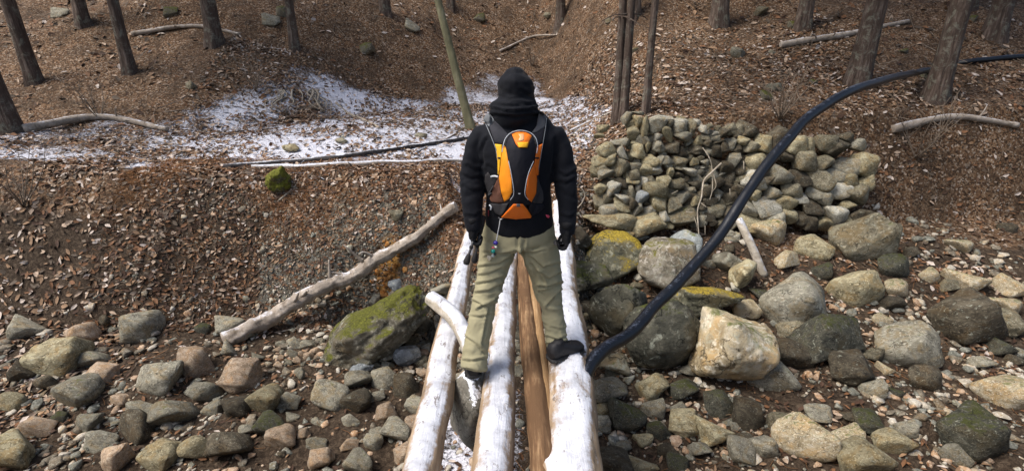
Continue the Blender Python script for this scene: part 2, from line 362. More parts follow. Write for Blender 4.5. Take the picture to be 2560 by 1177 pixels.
m, nt, bs = newmat('ground_litter_gravel_snow'); b = NB(nt); g = b.n('ShaderNodeNewGeometry'); co = g.outputs['Position']
def attr(n): a = b.n('ShaderNodeAttribute', attribute_name=n); return a.outputs['Fac']
nA = b.noise(co, 26, 5, .7, .8); nB = b.noise(co, 90, 4, .7); nC = b.noise(co, 5, 5, .65); nD = b.noise(co, 55, 3, .6, 1.5)
vo = b.n('ShaderNodeTexVoronoi'); vo.inputs['Scale'].default_value = 42; b.l(co, vo.inputs['Vector'])
vs = b.n('ShaderNodeSeparateColor'); b.l(vo.outputs['Color'], vs.inputs[0])
dirt = b.ramp(nA, [(.3, (.018, .012, .008)), (.5, (.055, .038, .025)), (.72, (.15, .11, .075))])
leafc = b.ramp(vs.outputs[0], [(0, (.06, .035, .02)), (.25, (.15, .08, .042)), (.5, (.24, .14, .075)), (.72, (.32, .215, .135)), (.9, (.46, .36, .27))], 'CONSTANT')
leafc = b.mix(b.step(nB, .35, .6), b.mix(.6, leafc, (.03, .018, .01)), leafc); leafc = b.mix(b.math('MULTIPLY', b.step(b.noise(co, 1.3, 5, .65, .8), .42, .6), .6), leafc, (.05, .034, .022))
gravc = b.ramp(vs.outputs[1], [(0, (.05, .045, .035)), (.35, (.12, .11, .085)), (.65, (.20, .19, .155)), (1, (.32, .31, .27))])
gravc = b.mix(b.step(vo.outputs['Distance'], .0, .35), gravc, b.mix(.5, gravc, (.05, .04, .03)))
lit = b.math('ADD', attr('litter'), b.math('SUBTRACT', b.math('MULTIPLY', nC, 1.2), .6)); lit = b.step(lit, .3, .6)
c = b.mix(lit, dirt, leafc)
gr = b.step(b.math('ADD', attr('gravel'), b.math('SUBTRACT', nC, .5)), .3, .55); c = b.mix(gr, c, gravc)
c = b.mix(b.step(b.math('MULTIPLY', attr('rust'), b.math('ADD', nA, .35)), .25, .7), c, (.36, .19, .055))
sn = b.math('ADD', b.math('MULTIPLY', attr('snow'), .70), b.math('SUBTRACT', b.math('ADD', b.math('MULTIPLY', nA, .95), b.math('MULTIPLY', nC, .45)), .72)); snm = b.step(sn, .30, .46)
c = b.mix(snm, c, b.ramp(nB, [(.35, (.50, .50, .56)), (.6, (.76, .76, .81))]))
b.l(c, bs.inputs['Base Color']); bs.inputs['Roughness'].default_value = .92; bs.inputs['Specular IOR Level'].default_value = .15
hh = b.math('ADD', b.math('ADD', b.math('MULTIPLY', nA, .9), b.math('MULTIPLY', vs.outputs[2], .5)), b.math('MULTIPLY', snm, .4)); b.bump(hh, 1.0, .03, bs)
ground = mk('ground', np.stack([GX, GY, GZ], -1).reshape(-1, 3), F, m)
tag(ground, 'stony creek bed, dirt bank and wooded slope dusted with snow', kind='structure')
for n_, a_ in zip(('snow', 'gravel', 'litter', 'rust'), masks(GX.ravel(), GY.ravel())):
    at = ground.data.attributes.new(n_, 'FLOAT', 'POINT'); at.data.foreach_set('value', a_.astype(np.float32))

# ------------------------------------------------------------------ rocks
ROCKS = [hull(100 + i, 12 + i % 5, .11, 2, .045) for i in range(18)]
ROCKM = {}
def rmesh(i, mat):
    k = (i, mat)
    if k not in ROCKM:
        V, F_ = ROCKS[i]; me = bpy.data.meshes.new('rough_stone'); me.from_pydata([tuple(v) for v in V], [], [tuple(f) for f in F_])
        me.materials.append(M[mat]); me.polygons.foreach_set('use_smooth', np.ones(len(F_), bool))
        me.update(); ROCKM[k] = me
    return ROCKM[k]
def put_stone(name, px, py, w, hh_, rot, mat, Y=None, i=None, lift=.0, fat=1.0, bias=None):
    """a stone standing at the sight line px, py, w x hh_ pixels wide and high as seen"""
    if Y is None:
        p = on_ground([px], [py + hh_ * .30])[0]; Y = p[1] + .02
    p = at_y(px, py, Y); d = float(depth(p)); i = random.randrange(len(ROCKS)) if i is None else i
    o = bpy.data.objects.new(name, rmesh(i, mat)); COL.objects.link(o)
    sx, sz = w * d / FPX / 2 * 1.2, hh_ * d / FPX / 2 * 1.2
    o.scale = (sx, (sx * .5 + sz * .5) * fat, sz); o.location = tuple(p); o.rotation_euler = (random.uniform(-.15, .15), R(rot), random.uniform(-.2, .2))
    return o
def hero(name, px, py, w, hh_, rot, mat, seed, label, Y=None, sub=5, ncut=12, p=14, fat=.9, rough=.06, cat='boulder', group=None, lo=.6):
    V, F_ = rock(seed, sub, ncut, p, rough, 1.8, lo)
    if Y is None: Y = on_ground([px], [py + hh_ * .38])[0][1] 
    c = at_y(px, py, Y); d = float(depth(c)); sx, sz = w * d / FPX / 2 * 1.05, hh_ * d / FPX / 2 * 1.05; sy = (sx * .55 + sz * .45) * fat
    o = mk(name, V * [sx, sy, sz], F_, M[mat]); 
    c_, s_ = math.cos(R(rot)), math.sin(R(rot)); v = np.array([q.co[:] for q in o.data.vertices]); v = np.stack([v[:, 0] * c_ + v[:, 2] * s_, v[:, 1], -v[:, 0] * s_ + v[:, 2] * c_], -1)
    z0 = v[:, 2].min(); v[:, 2] -= z0; o.data.vertices.foreach_set('co', v.ravel()); o.data.update(); o.location = (c[0], c[1], c[2] + z0)
    return tag(o, label, cat, group)
# left bank side
hero('boulder', 924, 830, 318, 122, -34, 'mossy', 71, 'large tilted boulder with green moss on top, left of the log bridge', rough=.13, ncut=22, lo=.8, p=9, fat=.8)
hero('boulder', 1052, 806, 62, 58, -15, 'grey', 12, 'grey three-sided rock wedged at the right end of the mossy boulder', sub=4)
hero('stone', 1019, 889, 66, 50, 3, 'blue', 33, 'squarish blue-grey stone block below the mossy boulder', sub=4, ncut=7, p=30, lo=.75, cat='stone', rough=.03)
hero('stone', 972, 886, 36, 48, 10, 'grey', 14, 'upright greenish stone just left of the blue-grey block', sub=4, cat='stone')
hero('stone', 903, 915, 62, 30, -4, 'blue', 15, 'flat grey stone at the foot of the mossy boulder', sub=4, cat='stone')
hero('stone', 992, 712, 44, 30, 0, 'blue', 16, 'bluish stone under the leaning grey pole, right of the rusty earth', sub=4, cat='stone')
hero('stone', 937, 750, 34, 26, -25, 'grey', 17, 'small slab standing on edge above the mossy boulder', sub=4, cat='stone')
hero('stone', 874, 622, 15, 22, 5, 'pale', 18, 'small pale upright stone sticking out of the dirt bank', sub=3, cat='stone')
hero('stone', 990, 538, 34, 26, 0, 'olive', 19, 'green-grey stone set in the upper gravel bank left of the hiker', sub=4, cat='stone')
hero('stone', 1107, 720, 60, 30, 4, 'grey', 20, 'brown-grey rock beside the left log, above the short curved log', sub=4, cat='stone')
hero('stone', 1095, 765, 56, 40, 15, 'tan', 23, 'stone under the upper end of the short curved log', sub=4, cat='stone')
hero('boulder', 694, 446, 60, 66, 0, 'fullmoss', 21, 'moss-covered hump on the rim at the left edge of the picture', sub=5, p=5, ncut=22, lo=.86, rough=.18)
hero('stone', 853, 351, 34, 13, 0, 'olive', 24, 'low mossy stone in the snow, left one of two', sub=3, cat='stone')
hero('stone', 1050, 338, 36, 11, -3, 'olive', 25, 'low mossy stone in the snow nearest to the hiker', sub=3, cat='stone')
hero('stone', 728, 370, 44, 17, 0, 'tan', 26, 'ochre mound of stone in the litter above the dark pole', sub=3, cat='stone')
hero('stone', 860, 342, 14, 8, 0, 'pale', 27, 'tiny pale stone on the snow behind the left mossy stone', sub=3, cat='stone')
# right side
hero('boulder', 1533, 634, 152, 104, 9, 'ochre', 43, 'boulder with an ochre-yellow moss cap below the stone wall', ncut=12, rough=.05, lo=.74)
hero('boulder', 1540, 588, 90, 26, 3, 'tan', 42, 'pinkish slab behind the ochre-capped boulder', Y=6.0, sub=4)
hero('boulder', 1668, 655, 150, 130, 12, 'cream', 44, 'broad rock with leaves and moss between the ochre-capped boulder and the pipe', ncut=14, lo=.72)
M['mossgrey'] = rock_mat('blue_moss_stone', (.13, .14, .13), (.24, .26, .25), (.36, .38, .37), moss=.45, sc=1.6, var=0)
for q in (bpy.data.objects['boulder.005'],): q.data.materials[0] = rock_mat('brown_moss_stone', (.09, .075, .05), (.2, .175, .13), (.34, .31, .26), moss=.75, mosscol=(.11, .10, .02), lichen=.6, sc=2, var=0)
hero('boulder', 1706, 622, 96, 92, 18, 'mossgrey', 45, 'blue-grey boulder behind the pipe, under the stone wall', ncut=9, p=22)
hero('boulder', 1462, 697, 124, 92, 8, 'river', 46, 'dark green boulder right against the right-hand log')
hero('boulder', 1545, 770, 140, 150, -8, 'river', 47, 'dark mossy boulder on the left of the pair beneath the black pipe', ncut=12, p=10, lo=.76)
hero('boulder', 1657, 826, 196, 186, 8, 'river', 61, 'biggest rounded dark boulder, right under the black pipe', ncut=20, p=8, lo=.84, fat=.75, rough=.07)
hero('boulder', 1766, 748, 146, 84, 6, 'ochre', 49, 'pointed boulder with olive moss right of the black pipe', ncut=9, p=20)
hero('boulder', 1826, 862, 196, 180, -6, 'cream', 50, 'big cream and grey boulder at the lower right, cracked and mossy', ncut=16, p=14, rough=.07, lo=.78)
hero('stone', 1862, 692, 76, 78, -20, 'tan', 51, 'smooth tan rock at the right edge above the cream boulder', sub=4, cat='stone')
hero('stone', 1866, 766, 70, 46, 0, 'cream', 52, 'cream stone resting behind the top of the big cream boulder', sub=4, cat='stone')
hero('stone', 1838, 719, 34, 15, 30, 'pale', 53, 'small pale oval stone beside the smooth tan rock', sub=3, cat='stone')
hero('stone', 1530, 908, 84, 44, 3, 'olive', 54, 'pale green rock low down beside the right-hand log', sub=4, cat='stone')
hero('stone', 1452, 592, 60, 54, 5, 'dark', 55, 'wet dark rock behind the right glove', sub=4, cat='stone')
hero('stone', 1600, 592, 44, 22, 5, 'pale', 56, 'small white-edged slab between two base stones of the wall', sub=4, cat='stone')
hero('stone', 1820, 655, 70, 50, 25, 'grey', 57, 'grey slab sloping down right of the black pipe', sub=4, cat='stone')
hero('stone', 1470, 770, 50, 40, 5, 'dark', 58, 'dark stone in the gap between right-hand log and boulders', sub=4, cat='stone')
hero('stone', 1500, 720, 26, 18, 5, 'pale', 59, 'small white stone above the paired dark boulders', sub=3, cat='stone')
hero('stone', 1598, 690, 26, 20, 5, 'pale', 60, 'small pink-white stone beside the leafy rock', sub=3, cat='stone')

# ------------------------------------------------------------------ dry stone wall, stone by stone
A_ = [(260,480,150,70,-5,'t'),(330,350,190,120,-20,'t'),(750,170,190,150,-30,'g'),(930,90,180,60,5,'g'),(940,220,170,200,-20,'t'),(1035,320,130,300,0,'t'),(850,440,180,200,-25,'t'),(1250,270,260,220,-10,'g'),(1340,170,340,70,4,'p'),(1460,300,150,170,0,'o'),(1190,420,150,90,0,'t'),(1270,490,150,130,-10,'p'),(1430,440,120,260,-35,'t'),(1010,560,190,170,20,'g'),(960,740,250,200,15,'t'),(1110,650,110,170,-20,'t'),(1290,670,200,200,-10,'g'),(620,590,280,110,-5,'g'),(380,720,270,190,-20,'t'),(640,760,130,260,-30,'p'),(340,890,350,170,-12,'t'),(540,1020,180,290,-10,'o'),(670,1010,190,260,-5,'o'),(350,1050,200,130,-10,'o'),(180,1110,130,160,0,'t'),(390,1140,260,160,-10,'g'),(890,1010,230,110,0,'g'),(1140,920,240,150,-8,'t'),(1060,1080,190,180,0,'t'),(1230,1080,180,140,-5,'p'),(1330,920,130,180,0,'g'),(1440,1000,150,120,10,'p'),(850,1150,200,160,0,'o'),(1440,900,200,120,0,'g')]
B_ = [(130,270,150,150,0,'o'),(330,350,240,200,-5,'g'),(350,240,200,90,0,'p'),(370,180,130,70,0,'t'),(530,300,140,180,0,'o'),(620,250,130,90,5,'p'),(540,440,100,160,5,'o'),(380,500,260,160,0,'g'),(450,520,90,70,10,'p'),(760,370,160,110,20,'p'),(780,500,130,100,0,'o'),(660,580,160,170,5,'t'),(960,440,200,80,8,'p'),(930,510,180,110,0,'g'),(1110,440,180,150,0,'d'),(1020,610,220,120,-5,'d'),(830,610,150,150,0,'d'),(1180,620,170,180,10,'g'),(960,740,200,170,0,'d'),(1100,700,140,180,0,'d'),(640,740,260,160,0,'d'),(190,680,210,180,-10,'d'),(370,740,200,130,0,'d'),(1270,880,170,210,20,'g'),(1330,1050,180,180,0,'d'),(1130,1040,200,200,0,'d'),(340,920,240,150,0,'o'),(590,940,130,130,0,'t'),(700,870,90,80,0,'o'),(770,950,130,110,0,'g'),(760,1030,140,60,0,'p'),(960,960,200,160,0,'d'),(500,1100,240,110,15,'p'),(370,1010,260,90,10,'o'),(180,1110,90,150,0,'t'),(1350,720,170,130,0,'d'),(1430,560,200,130,0,'t'),(850,330,130,90,0,'o'),(1000,360,120,90,0,'o')]
C_ = [(850,100,220,190,0,'t'),(990,160,180,140,-25,'p'),(930,270,80,120,10,'p'),(1370,150,210,170,10,'t'),(1240,280,410,190,8,'t'),(280,280,180,130,-10,'t'),(520,310,230,260,0,'p'),(390,470,200,230,0,'o'),(800,350,240,230,0,'o'),(660,210,180,150,0,'d'),(1020,450,210,220,0,'b'),(650,450,260,120,20,'p'),(660,560,280,190,10,'t'),(840,540,170,260,0,'d'),(930,650,140,210,8,'g'),(1290,530,270,280,10,'t'),(1120,650,170,150,0,'p'),(1200,740,200,90,10,'t'),(280,540,200,200,0,'o'),(430,670,300,170,5,'g'),(600,700,220,120,0,'g'),(480,860,720,270,3,'t'),(1080,930,560,350,5,'t'),(1400,760,150,150,0,'p'),(1360,890,150,90,-30,'t'),(1150,130,220,120,0,'o')]
D_ = [(390,450,230,220,0,'g'),(230,580,220,240,-15,'o'),(400,770,430,230,-18,'o'),(150,880,170,170,0,'t'),(620,510,140,150,0,'t'),(520,300,160,90,0,'g'),(960,440,110,100,0,'p'),(740,590,130,110,0,'d'),(860,780,160,130,0,'d'),(920,880,120,90,0,'d'),(270,200,220,140,0,'o'),(600,220,170,130,0,'d'),(1060,640,140,100,0,'d'),(1150,1050,180,120,0,'g'),(1240,1130,200,140,0,'g'),(1010,200,200,170,0,'d'),(830,330,200,150,0,'d'),(1200,420,200,170,0,'d'),(1330,300,190,160,0,'d')]
tone = {'t': 'tan', 'g': 'grey', 'p': 'pale', 'o': 'olive', 'd': 'dark', 'b': 'blue'}
def wallY(px, py): return 6.08 + .66 * (600 - py) / 310 + .12 * max(0, (px - 1650) / 220)
wall = empty('dry_stone_wall', at_y(1600, 590, 6.2), 'tumbled dry stone wall of olive and tan stones on the far bank', 'stone wall')
big_labels = {(480, 860): 'largest long base stone at the left foot of the wall', (1080, 930): 'wide tan base stone in the middle of the wall foot'}
taken = []
for (ox, oy, L) in ((1460, 270, A_), (1650, 270, B_), (1460, 430, C_), (1650, 430, D_)):
    for (X, Y_, w, hh_, rot, t) in L:
        px, py = ox + X / 6.923, oy + Y_ / 6.923; taken.append((px, py, max(w, hh_) / 6.923))
        o = put_stone('stone', px, py, w / 6.923 * 1.08, hh_ / 6.923 * 1.08, rot, tone[t], Y=wallY(px, py) + random.uniform(-.03, .05), fat=1.05); under(o, wall)
        if (X, Y_) in big_labels: o['label'] = big_labels[(X, Y_)]
n = 0
for k in range(4000):       # stones deeper in the wall that fill the joints, and its run to the right
    px = random.uniform(1500, 2160); py = random.uniform(300, 590)
    topy = np.interp(px, [1480, 1510, 1570, 1580, 1800, 1869, 2110, 2200], [380, 370, 350, 295, 312, 325, 345, 400]); bot = np.interp(px, [1480, 1869, 2110], [560, 560, 560])
    if not topy < py < bot: continue
    s = random.uniform(16, 30) if px < 1740 else random.uniform(20, 40) if px < 1869 else random.uniform(28, 52)
    if any((px - a) ** 2 + (py - b_) ** 2 < (.36 * c_ + .30 * s if px < 1869 else .42 * (c_ + s)) ** 2 for a, b_, c_ in taken): continue
    taken.append((px, py, s)); dk = px > 1700
    o = put_stone('stone', px, py, s * 1.25, s, random.uniform(-25, 25), random.choice(['dark', 'olive', 'grey'] if dk and px < 1869 else ['tan', 'olive', 'grey', 'tan', 'pale', 'dark']),
                  Y=wallY(px, py) + (.07 if px < 1869 else 0), fat=1.0); under(o, wall); n += 1
    if n > 165: break

# ------------------------------------------------------------------ loose stones, one by one
ORD = ['first', 'second', 'third', 'fourth', 'fifth', 'sixth', 'seventh', 'eighth', 'ninth', 'tenth', 'eleventh', 'twelfth', 'thirteenth', 'fourteenth', 'fifteenth', 'sixteenth', 'seventeenth', 'eighteenth', 'nineteenth', 'twentieth'] + ['twenty-' + q for q in ('first', 'second', 'third', 'fourth', 'fifth', 'sixth', 'seventh', 'eighth', 'ninth')] + ['thirtieth']
COLW = {'grey': 'grey', 'tan': 'tan', 'olive': 'olive', 'mossy': 'green-mossed', 'rubble': 'light brown', 'pale': 'pale', 'river': 'dark', 'cream': 'cream', 'blue': 'bluish', 'dark': 'dark', 'dirt': 'brown'}
def place_labels(objs, rows, fmt, left=True):
    """label each by its look and its order along its row (rows counted from the far side)"""
    P = [to_px(np.array(o.location)) for o in objs]; ys = sorted(float(p[1]) for p in P); names = {1: [''], 2: ['far', 'near'], 3: ['far', 'middle', 'near'], 4: ['farthest', 'second', 'third', 'nearest']}[rows]
    cut = [ys[min(len(ys) - 1, len(ys) * (k + 1) // rows)] for k in range(rows - 1)] + [1e9]; R_ = [[] for _ in range(rows)]
    for o, p in zip(objs, P): R_[next(k for k in range(rows) if p[1] < cut[k])].append((float(p[0]), o))
    for k, row in enumerate(R_):
        row.sort(key=lambda q: q[0])
        for i, (_, o) in enumerate(row): o['label'] = fmt.format(ord=ORD[i], row=names[k], col=o.get('_c', ''))
def scatter_stones(n, box, size, mats, name, label, cat, group, fat=.9, keep=None, flat=.62):
    x0, y0, x1, y1 = box; done = []; tries = 0; out = []
    while len(done) < n and tries < n * 30:
        tries += 1; px, py = random.uniform(x0, x1), random.uniform(y0, y1)
        if keep and not keep(px, py): continue
        s = random.uniform(*size)
        if any((px - a) ** 2 + ((py - b_) * 1.3) ** 2 < (.42 * (s + c_)) ** 2 for a, b_, c_ in done): continue
        done.append((px, py, s)); o = put_stone(name, px, py, s, s * random.uniform(flat, flat + .2), random.uniform(-20, 20), random.choice(mats), fat=fat); tag(o, label, cat, group); out.append(o); o['_c'] = COLW.get(next(q for q in mats if M[q] == o.data.materials[0]), '')
    return out
RW = {}
def sc(rows, fmt, *a_, **k):
    place_labels(scatter_stones(*a_, **k), rows, fmt)
sc(3, '{col} rubble stone left of mossy boulder, {ord} from left, {row} row', 46, (694, 852, 815, 916), (15, 36), ['rubble', 'rubble', 'pale', 'rubble', 'grey'], 'stone', 'small tan stone in the rubble left of the mossy boulder', 'stone', 'tan rubble left of the mossy boulder', keep=lambda x, y: x < 790 + (y < 880) * 25)
sc(2, '{col} rubble stone beside the left log, {ord} from left, {row} row', 26, (930, 850, 1075, 916), (14, 30), ['grey', 'pale', 'olive'], 'stone', 'small grey stone in the rubble between mossy boulder and left log', 'stone', 'grey rubble beside the left log', keep=lambda x, y: not (985 < x < 1052 and y > 865) and y > 1000 - .18 * (x - 200))
sc(1, '{col} frosted stone between left log and hiker, {ord} from the left', 16, (1128, 800, 1165, 950), (14, 26), ['pale', 'grey'], 'stone', 'snow-dusted stone in the gap between left log and hiker', 'stone', 'snowy stones between the logs')
sc(1, '{col} stone seen between the middle logs, {ord} from the left', 14, (1288, 840, 1310, 940), (14, 34), ['grey', 'pale'], 'stone', 'grey stone seen in the gap between the middle logs', 'stone', 'stones between the middle logs')
sc(2, '{col} loose stone among the right-hand boulders, {ord} from left, {row} row', 30, (1430, 560, 1869, 900), (16, 34), ['grey', 'olive', 'dark', 'tan'], 'stone', 'loose stone lying among the right-hand boulders', 'stone', 'loose stones among the right-hand boulders')
sc(4, '{col} creek stone left of the grey pole, {ord} from left, {row} row', 38, (20, 790, 690, 1150), (26, 105), ['grey', 'rubble', 'dark', 'tan', 'river', 'grey'], 'boulder', 'rough creek stone on the bed to the left of the picture middle', 'boulder', 'creek stones far left')
sc(4, '{col} boulder right of the cream boulder, {ord} from left, {row} row', 50, (1900, 560, 2540, 1150), (35, 150), ['grey', 'tan', 'dark', 'river', 'cream', 'river', 'olive'], 'boulder', 'rough creek boulder out to the right of the cream boulder', 'boulder', 'creek boulders far right')
sc(2, '{col} foreground stone left of the bridge, {ord} from left, {row} row', 26, (700, 925, 1060, 1170), (24, 80), ['grey', 'rubble', 'grey', 'dark'], 'stone', 'creek stone in the foreground left of the log bridge', 'stone', 'foreground stones left of the bridge')
sc(2, '{col} foreground stone right of the bridge, {ord} from left, {row} row', 26, (1500, 925, 1900, 1170), (26, 100), ['grey', 'dark', 'river', 'tan'], 'stone', 'creek stone in the foreground right of the log bridge', 'stone', 'foreground stones right of the bridge')
sc(1, '{col} stone on the wooded hillside, {ord} from the left', 22, (100, 20, 2500, 250), (14, 40), ['olive', 'grey', 'mossy'], 'stone', 'mossy stone lying on the wooded hillside', 'stone', 'stones on the hillside')

for o in COL.objects:
    if '_c' in o: del o['_c']

# ------------------------------------------------------------------ uncountable ground cover
def sample(n, box, fn, s=0):
    x0, y0, x1, y1 = box; xs, ys = [], []; r_ = np.random.default_rng(s)
    x = r_.uniform(x0, x1, n * 6); y = r_.uniform(y0, y1, n * 6); k = r_.uniform(0, 1, n * 6) < fn(x, y) * (.25 + .75 * sm(-.35, .35, fbm(np.stack([x, y, 0 * x + s], -1) * 1.1, 3, s))); return x[k][:n], y[k][:n]
def normals(x, y, e=.03):
    dx = (hg(x + e, y) - hg(x - e, y)) / (2 * e); dy = (hg(x, y + e) - hg(x, y - e)) / (2 * e); N = np.stack([-dx, -dy, np.ones_like(x)], -1); return N / np.linalg.norm(N, axis=1)[:, None]
def basis(N, ang):
    a = np.stack([np.cos(ang), np.sin(ang), 0 * ang], -1); a -= N * (a * N).sum(1)[:, None]; a /= np.linalg.norm(a, axis=1)[:, None]; return a, np.cross(N, a)
def pebbles(name, label, x, y, s0, s1, mats, seed, sub=1, sink=.25, mi_fn=None):
    r_ = np.random.default_rng(seed); n = len(x); N = normals(x, y); a, b_ = basis(N, r_.uniform(0, 6.28, n)); z = hg(x, y)
    V, F_, MI, off = [], [], [], 0; shapes = [hull(seed * 10 + k, 9 + 3 * (sub > 1), .12 if sub > 1 else 0, 0, .0) for k in range(8)]; which = r_.integers(0, 8, n); s = s0 * (s1 / s0) ** (r_.uniform(0, 1, n) ** 1.7)
    mi = r_.integers(0, len(mats), n) if mi_fn is None else mi_fn(x, y, r_)
    for k, (v, f) in enumerate(shapes):
        q = np.where(which == k)[0]
        if not len(q): continue
        sc = s[q, None] * r_.uniform(.5, 1.0, (len(q), 3)) * [1, .85, .5]; w = v[None] * sc[:, None, :]
        c = np.stack([x[q], y[q], z[q]], -1) + N[q] * (sc[:, 2:3] * (1 - 2 * sink))
        P = c[:, None] + a[q][:, None] * w[..., 0:1] + b_[q][:, None] * w[..., 1:2] + N[q][:, None] * w[..., 2:3]
        V.append(P.reshape(-1, 3)); F_.append((f[None] + (np.arange(len(q)) * len(v))[:, None, None] + off).reshape(-1, 3)); MI.append(np.repeat(mi[q], len(f))); off += len(q) * len(v)
    o = mk(name, np.vstack(V), np.vstack(F_), [M[k] for k in mats], smooth=False, mi=np.concatenate(MI)); return tag(o, label, kind='stuff')
bx = lambda x, y: masks(x, y)
x, y = sample(9000, (-4.5, 4.9, .9, 6.6), lambda x, y: .12 + .88 * bx(x, y)[1], 1)
pebbles('bank_gravel', 'fine brown and grey gravel caught in the dirt bank', x, y, .006, .027, ['pebble1', 'pebble2', 'pebble1', 'pebble1', 'pebble2', 'pebble3'], 3)
x, y = sample(5200, (-5, 2.6, 5, 6.2), lambda x, y: (lambda t: np.where(hg(x, y) < -.85, .9, .06))(0), 2)
pebbles('creek_gravel', 'mixed pebbles and small broken stones covering the creek bed', x, y, .015, .07, ['pebble1', 'pebble2', 'pebble3', 'pebble4'], 4, sub=2, sink=.3)
x, y = sample(1100, (-14, 2.6, -3.5, 4.9), lambda x, y: np.ones_like(x), 12)
pebbles('creek_gravel', 'rubble on the outer creek bed at the left', x, y, .02, .10, ['pebble1', 'pebble2', 'pebble3'], 5, sub=2)
x, y = sample(1600, (4, 2.6, 12, 6.8), lambda x, y: np.ones_like(x), 13)
pebbles('creek_gravel', 'rubble on the outer creek bed at the right', x, y, .02, .10, ['pebble1', 'pebble2', 'pebble3'], 6, sub=2)
x, y = sample(230, (-4.5, 4.9, -.4, 6.4), lambda x, y: np.ones_like(x), 16)
pebbles('bank_stones', 'brown broken stones stuck in the dirt bank', x, y, .015, .05, ['pebble2', 'pebble1', 'pebble2', 'pebble1', 'pebble3'], 8, sub=2, sink=.4)
qx, qy = rng.normal(RUSTC[0], .11, 90), rng.normal(RUSTC[1], .09, 90); pebbles('rusty_gravel', 'golden rusty stones in the bank under the grey pole', qx, qy, .015, .055, ['rust'], 9, sub=2)
x, y = sample(500, (.2, 5.6, 1.2, 9), lambda x, y: np.ones_like(x), 14)
pebbles('slope_gravel', 'small stones on the slope left of the wall', x, y, .015, .05, ['pebble1', 'pebble2', 'pebble3'], 7, sub=2)
LM = []
for i, c in enumerate([(.08, .042, .024), (.21, .10, .045), (.30, .185, .105), (.45, .33, .235), (.13, .095, .065), (.62, .52, .44)]):
    m, nt, bs = newmat('dry_leaf_%s' % 'abcdef'[i]); b = NB(nt); g = b.n('ShaderNodeNewGeometry'); n_ = b.noise(g.outputs['Position'], 30, 3, .6)
    b.l(b.ramp(n_, [(.3, tuple(q * .55 for q in c)), (.7, c)]), bs.inputs['Base Color']); bs.inputs['Roughness'].default_value = .75; bs.inputs['Specular IOR Level'].default_value = .3; LM.append(m)
def leaves(name, label, x, y, s0, s1, seed, w=None):
    r_ = np.random.default_rng(seed); n = len(x); N = normals(x, y) + r_.normal(0, .33, (n, 3)); N /= np.linalg.norm(N, axis=1)[:, None]
    a, b_ = basis(N, r_.uniform(0, 6.28, n)); s = r_.uniform(s0, s1, n)[:, None]; wd = s * r_.uniform(.28, .55, (n, 1)); cl = s * r_.uniform(.05, .35, (n, 1))
    c = np.stack([x, y, hg(x, y) + .006 + r_.uniform(0, .018, n)], -1)
    P = np.stack([c - a * s, c - a * s * .25 + b_ * wd + N * cl, c + a * s * .5 + b_ * wd * .7 + N * cl * .8, c + a * s + N * cl * .5,
                  c + a * s * .45 - b_ * wd * .8 + N * cl * .7, c - a * s * .3 - b_ * wd + N * cl], 1).reshape(-1, 3)
    k = np.arange(n)[:, None] * 6; F_ = np.stack([np.hstack([k, k + 1, k + 2, k + 3]), np.hstack([k, k + 3, k + 4, k + 5])], 1).reshape(-1, 4)
    mi = np.repeat(r_.choice(6, n, p=w or [.17, .20, .20, .17, .17, .09]), 2); o = mk(name, P, F_, LM, smooth=True, mi=mi); return tag(o, label, kind='stuff')
x, y = sample(17000, (-6, 6.2, 2.4, 12), lambda x, y: (.34 + .66 * (1 - bx(x, y)[0])), 21)
leaves('leaf_litter', 'dry brown leaves strewn over the snowy path and rim', x, y, .016, .055, 22)
x, y = sample(7500, (-4.6, 5.0, .6, 6.9), lambda x, y: .22 + .78 * bx(x, y)[2], 23)
leaves('leaf_litter', 'russet leaves and needles on the upper bank', x, y, .014, .036, 24, [.26, .34, .2, .08, .09, .03])
x, y = sample(4200, (-4.8, 4.9, -.35, 6.6), lambda x, y: .55 + .45 * (1 - bx(x, y)[1]), 35)
leaves('leaf_litter', 'dull brown leaves half buried in the dirt bank', x, y, .012, .045, 36, [.42, .16, .10, .06, .24, .02])
x, y = sample(1300, (-5, 4.8, 5, 9), lambda x, y: 1 - .5 * bx(x, y)[0], 37)
leaves('large_leaves', 'larger pale curled leaves on bank and path', x, y, .024, .046, 38, [.1, .12, .22, .28, .1, .18])
x, y = sample(7000, (.5, 5.4, 6, 11), lambda x, y: np.where(x > 1.2, sm(6.8, 7.0, y) + .12, 1.0), 25)
leaves('leaf_litter', 'tan leaves around the stone wall and tree feet', x, y, .018, .045, 26)
x, y = sample(3500, (-5, 2.6, 5, 6), lambda x, y: np.ones_like(x) * .8, 27)
leaves('leaf_litter', 'reddish leaves caught between the creek stones', x, y, .018, .04, 28, [.34, .3, .15, .08, .1, .03])
x, y = sample(16000, (-22, 8, 22, 24), lambda x, y: 1 - .7 * bx(x, y)[0], 29)
leaves('leaf_litter', 'deep leaf litter covering the wooded hillside', x, y, .035, .085, 30)
x, y = sample(13000, (-14, 2.8, -4, 9), lambda x, y: np.ones_like(x), 31)
leaves('leaf_litter', 'leaf litter on the outer left bank', x, y, .025, .055, 32)
x, y = sample(8000, (4.5, 2.8, 14, 9), lambda x, y: np.ones_like(x), 33)
leaves('leaf_litter', 'leaf litter on the outer right slope', x, y, .025, .055, 34)
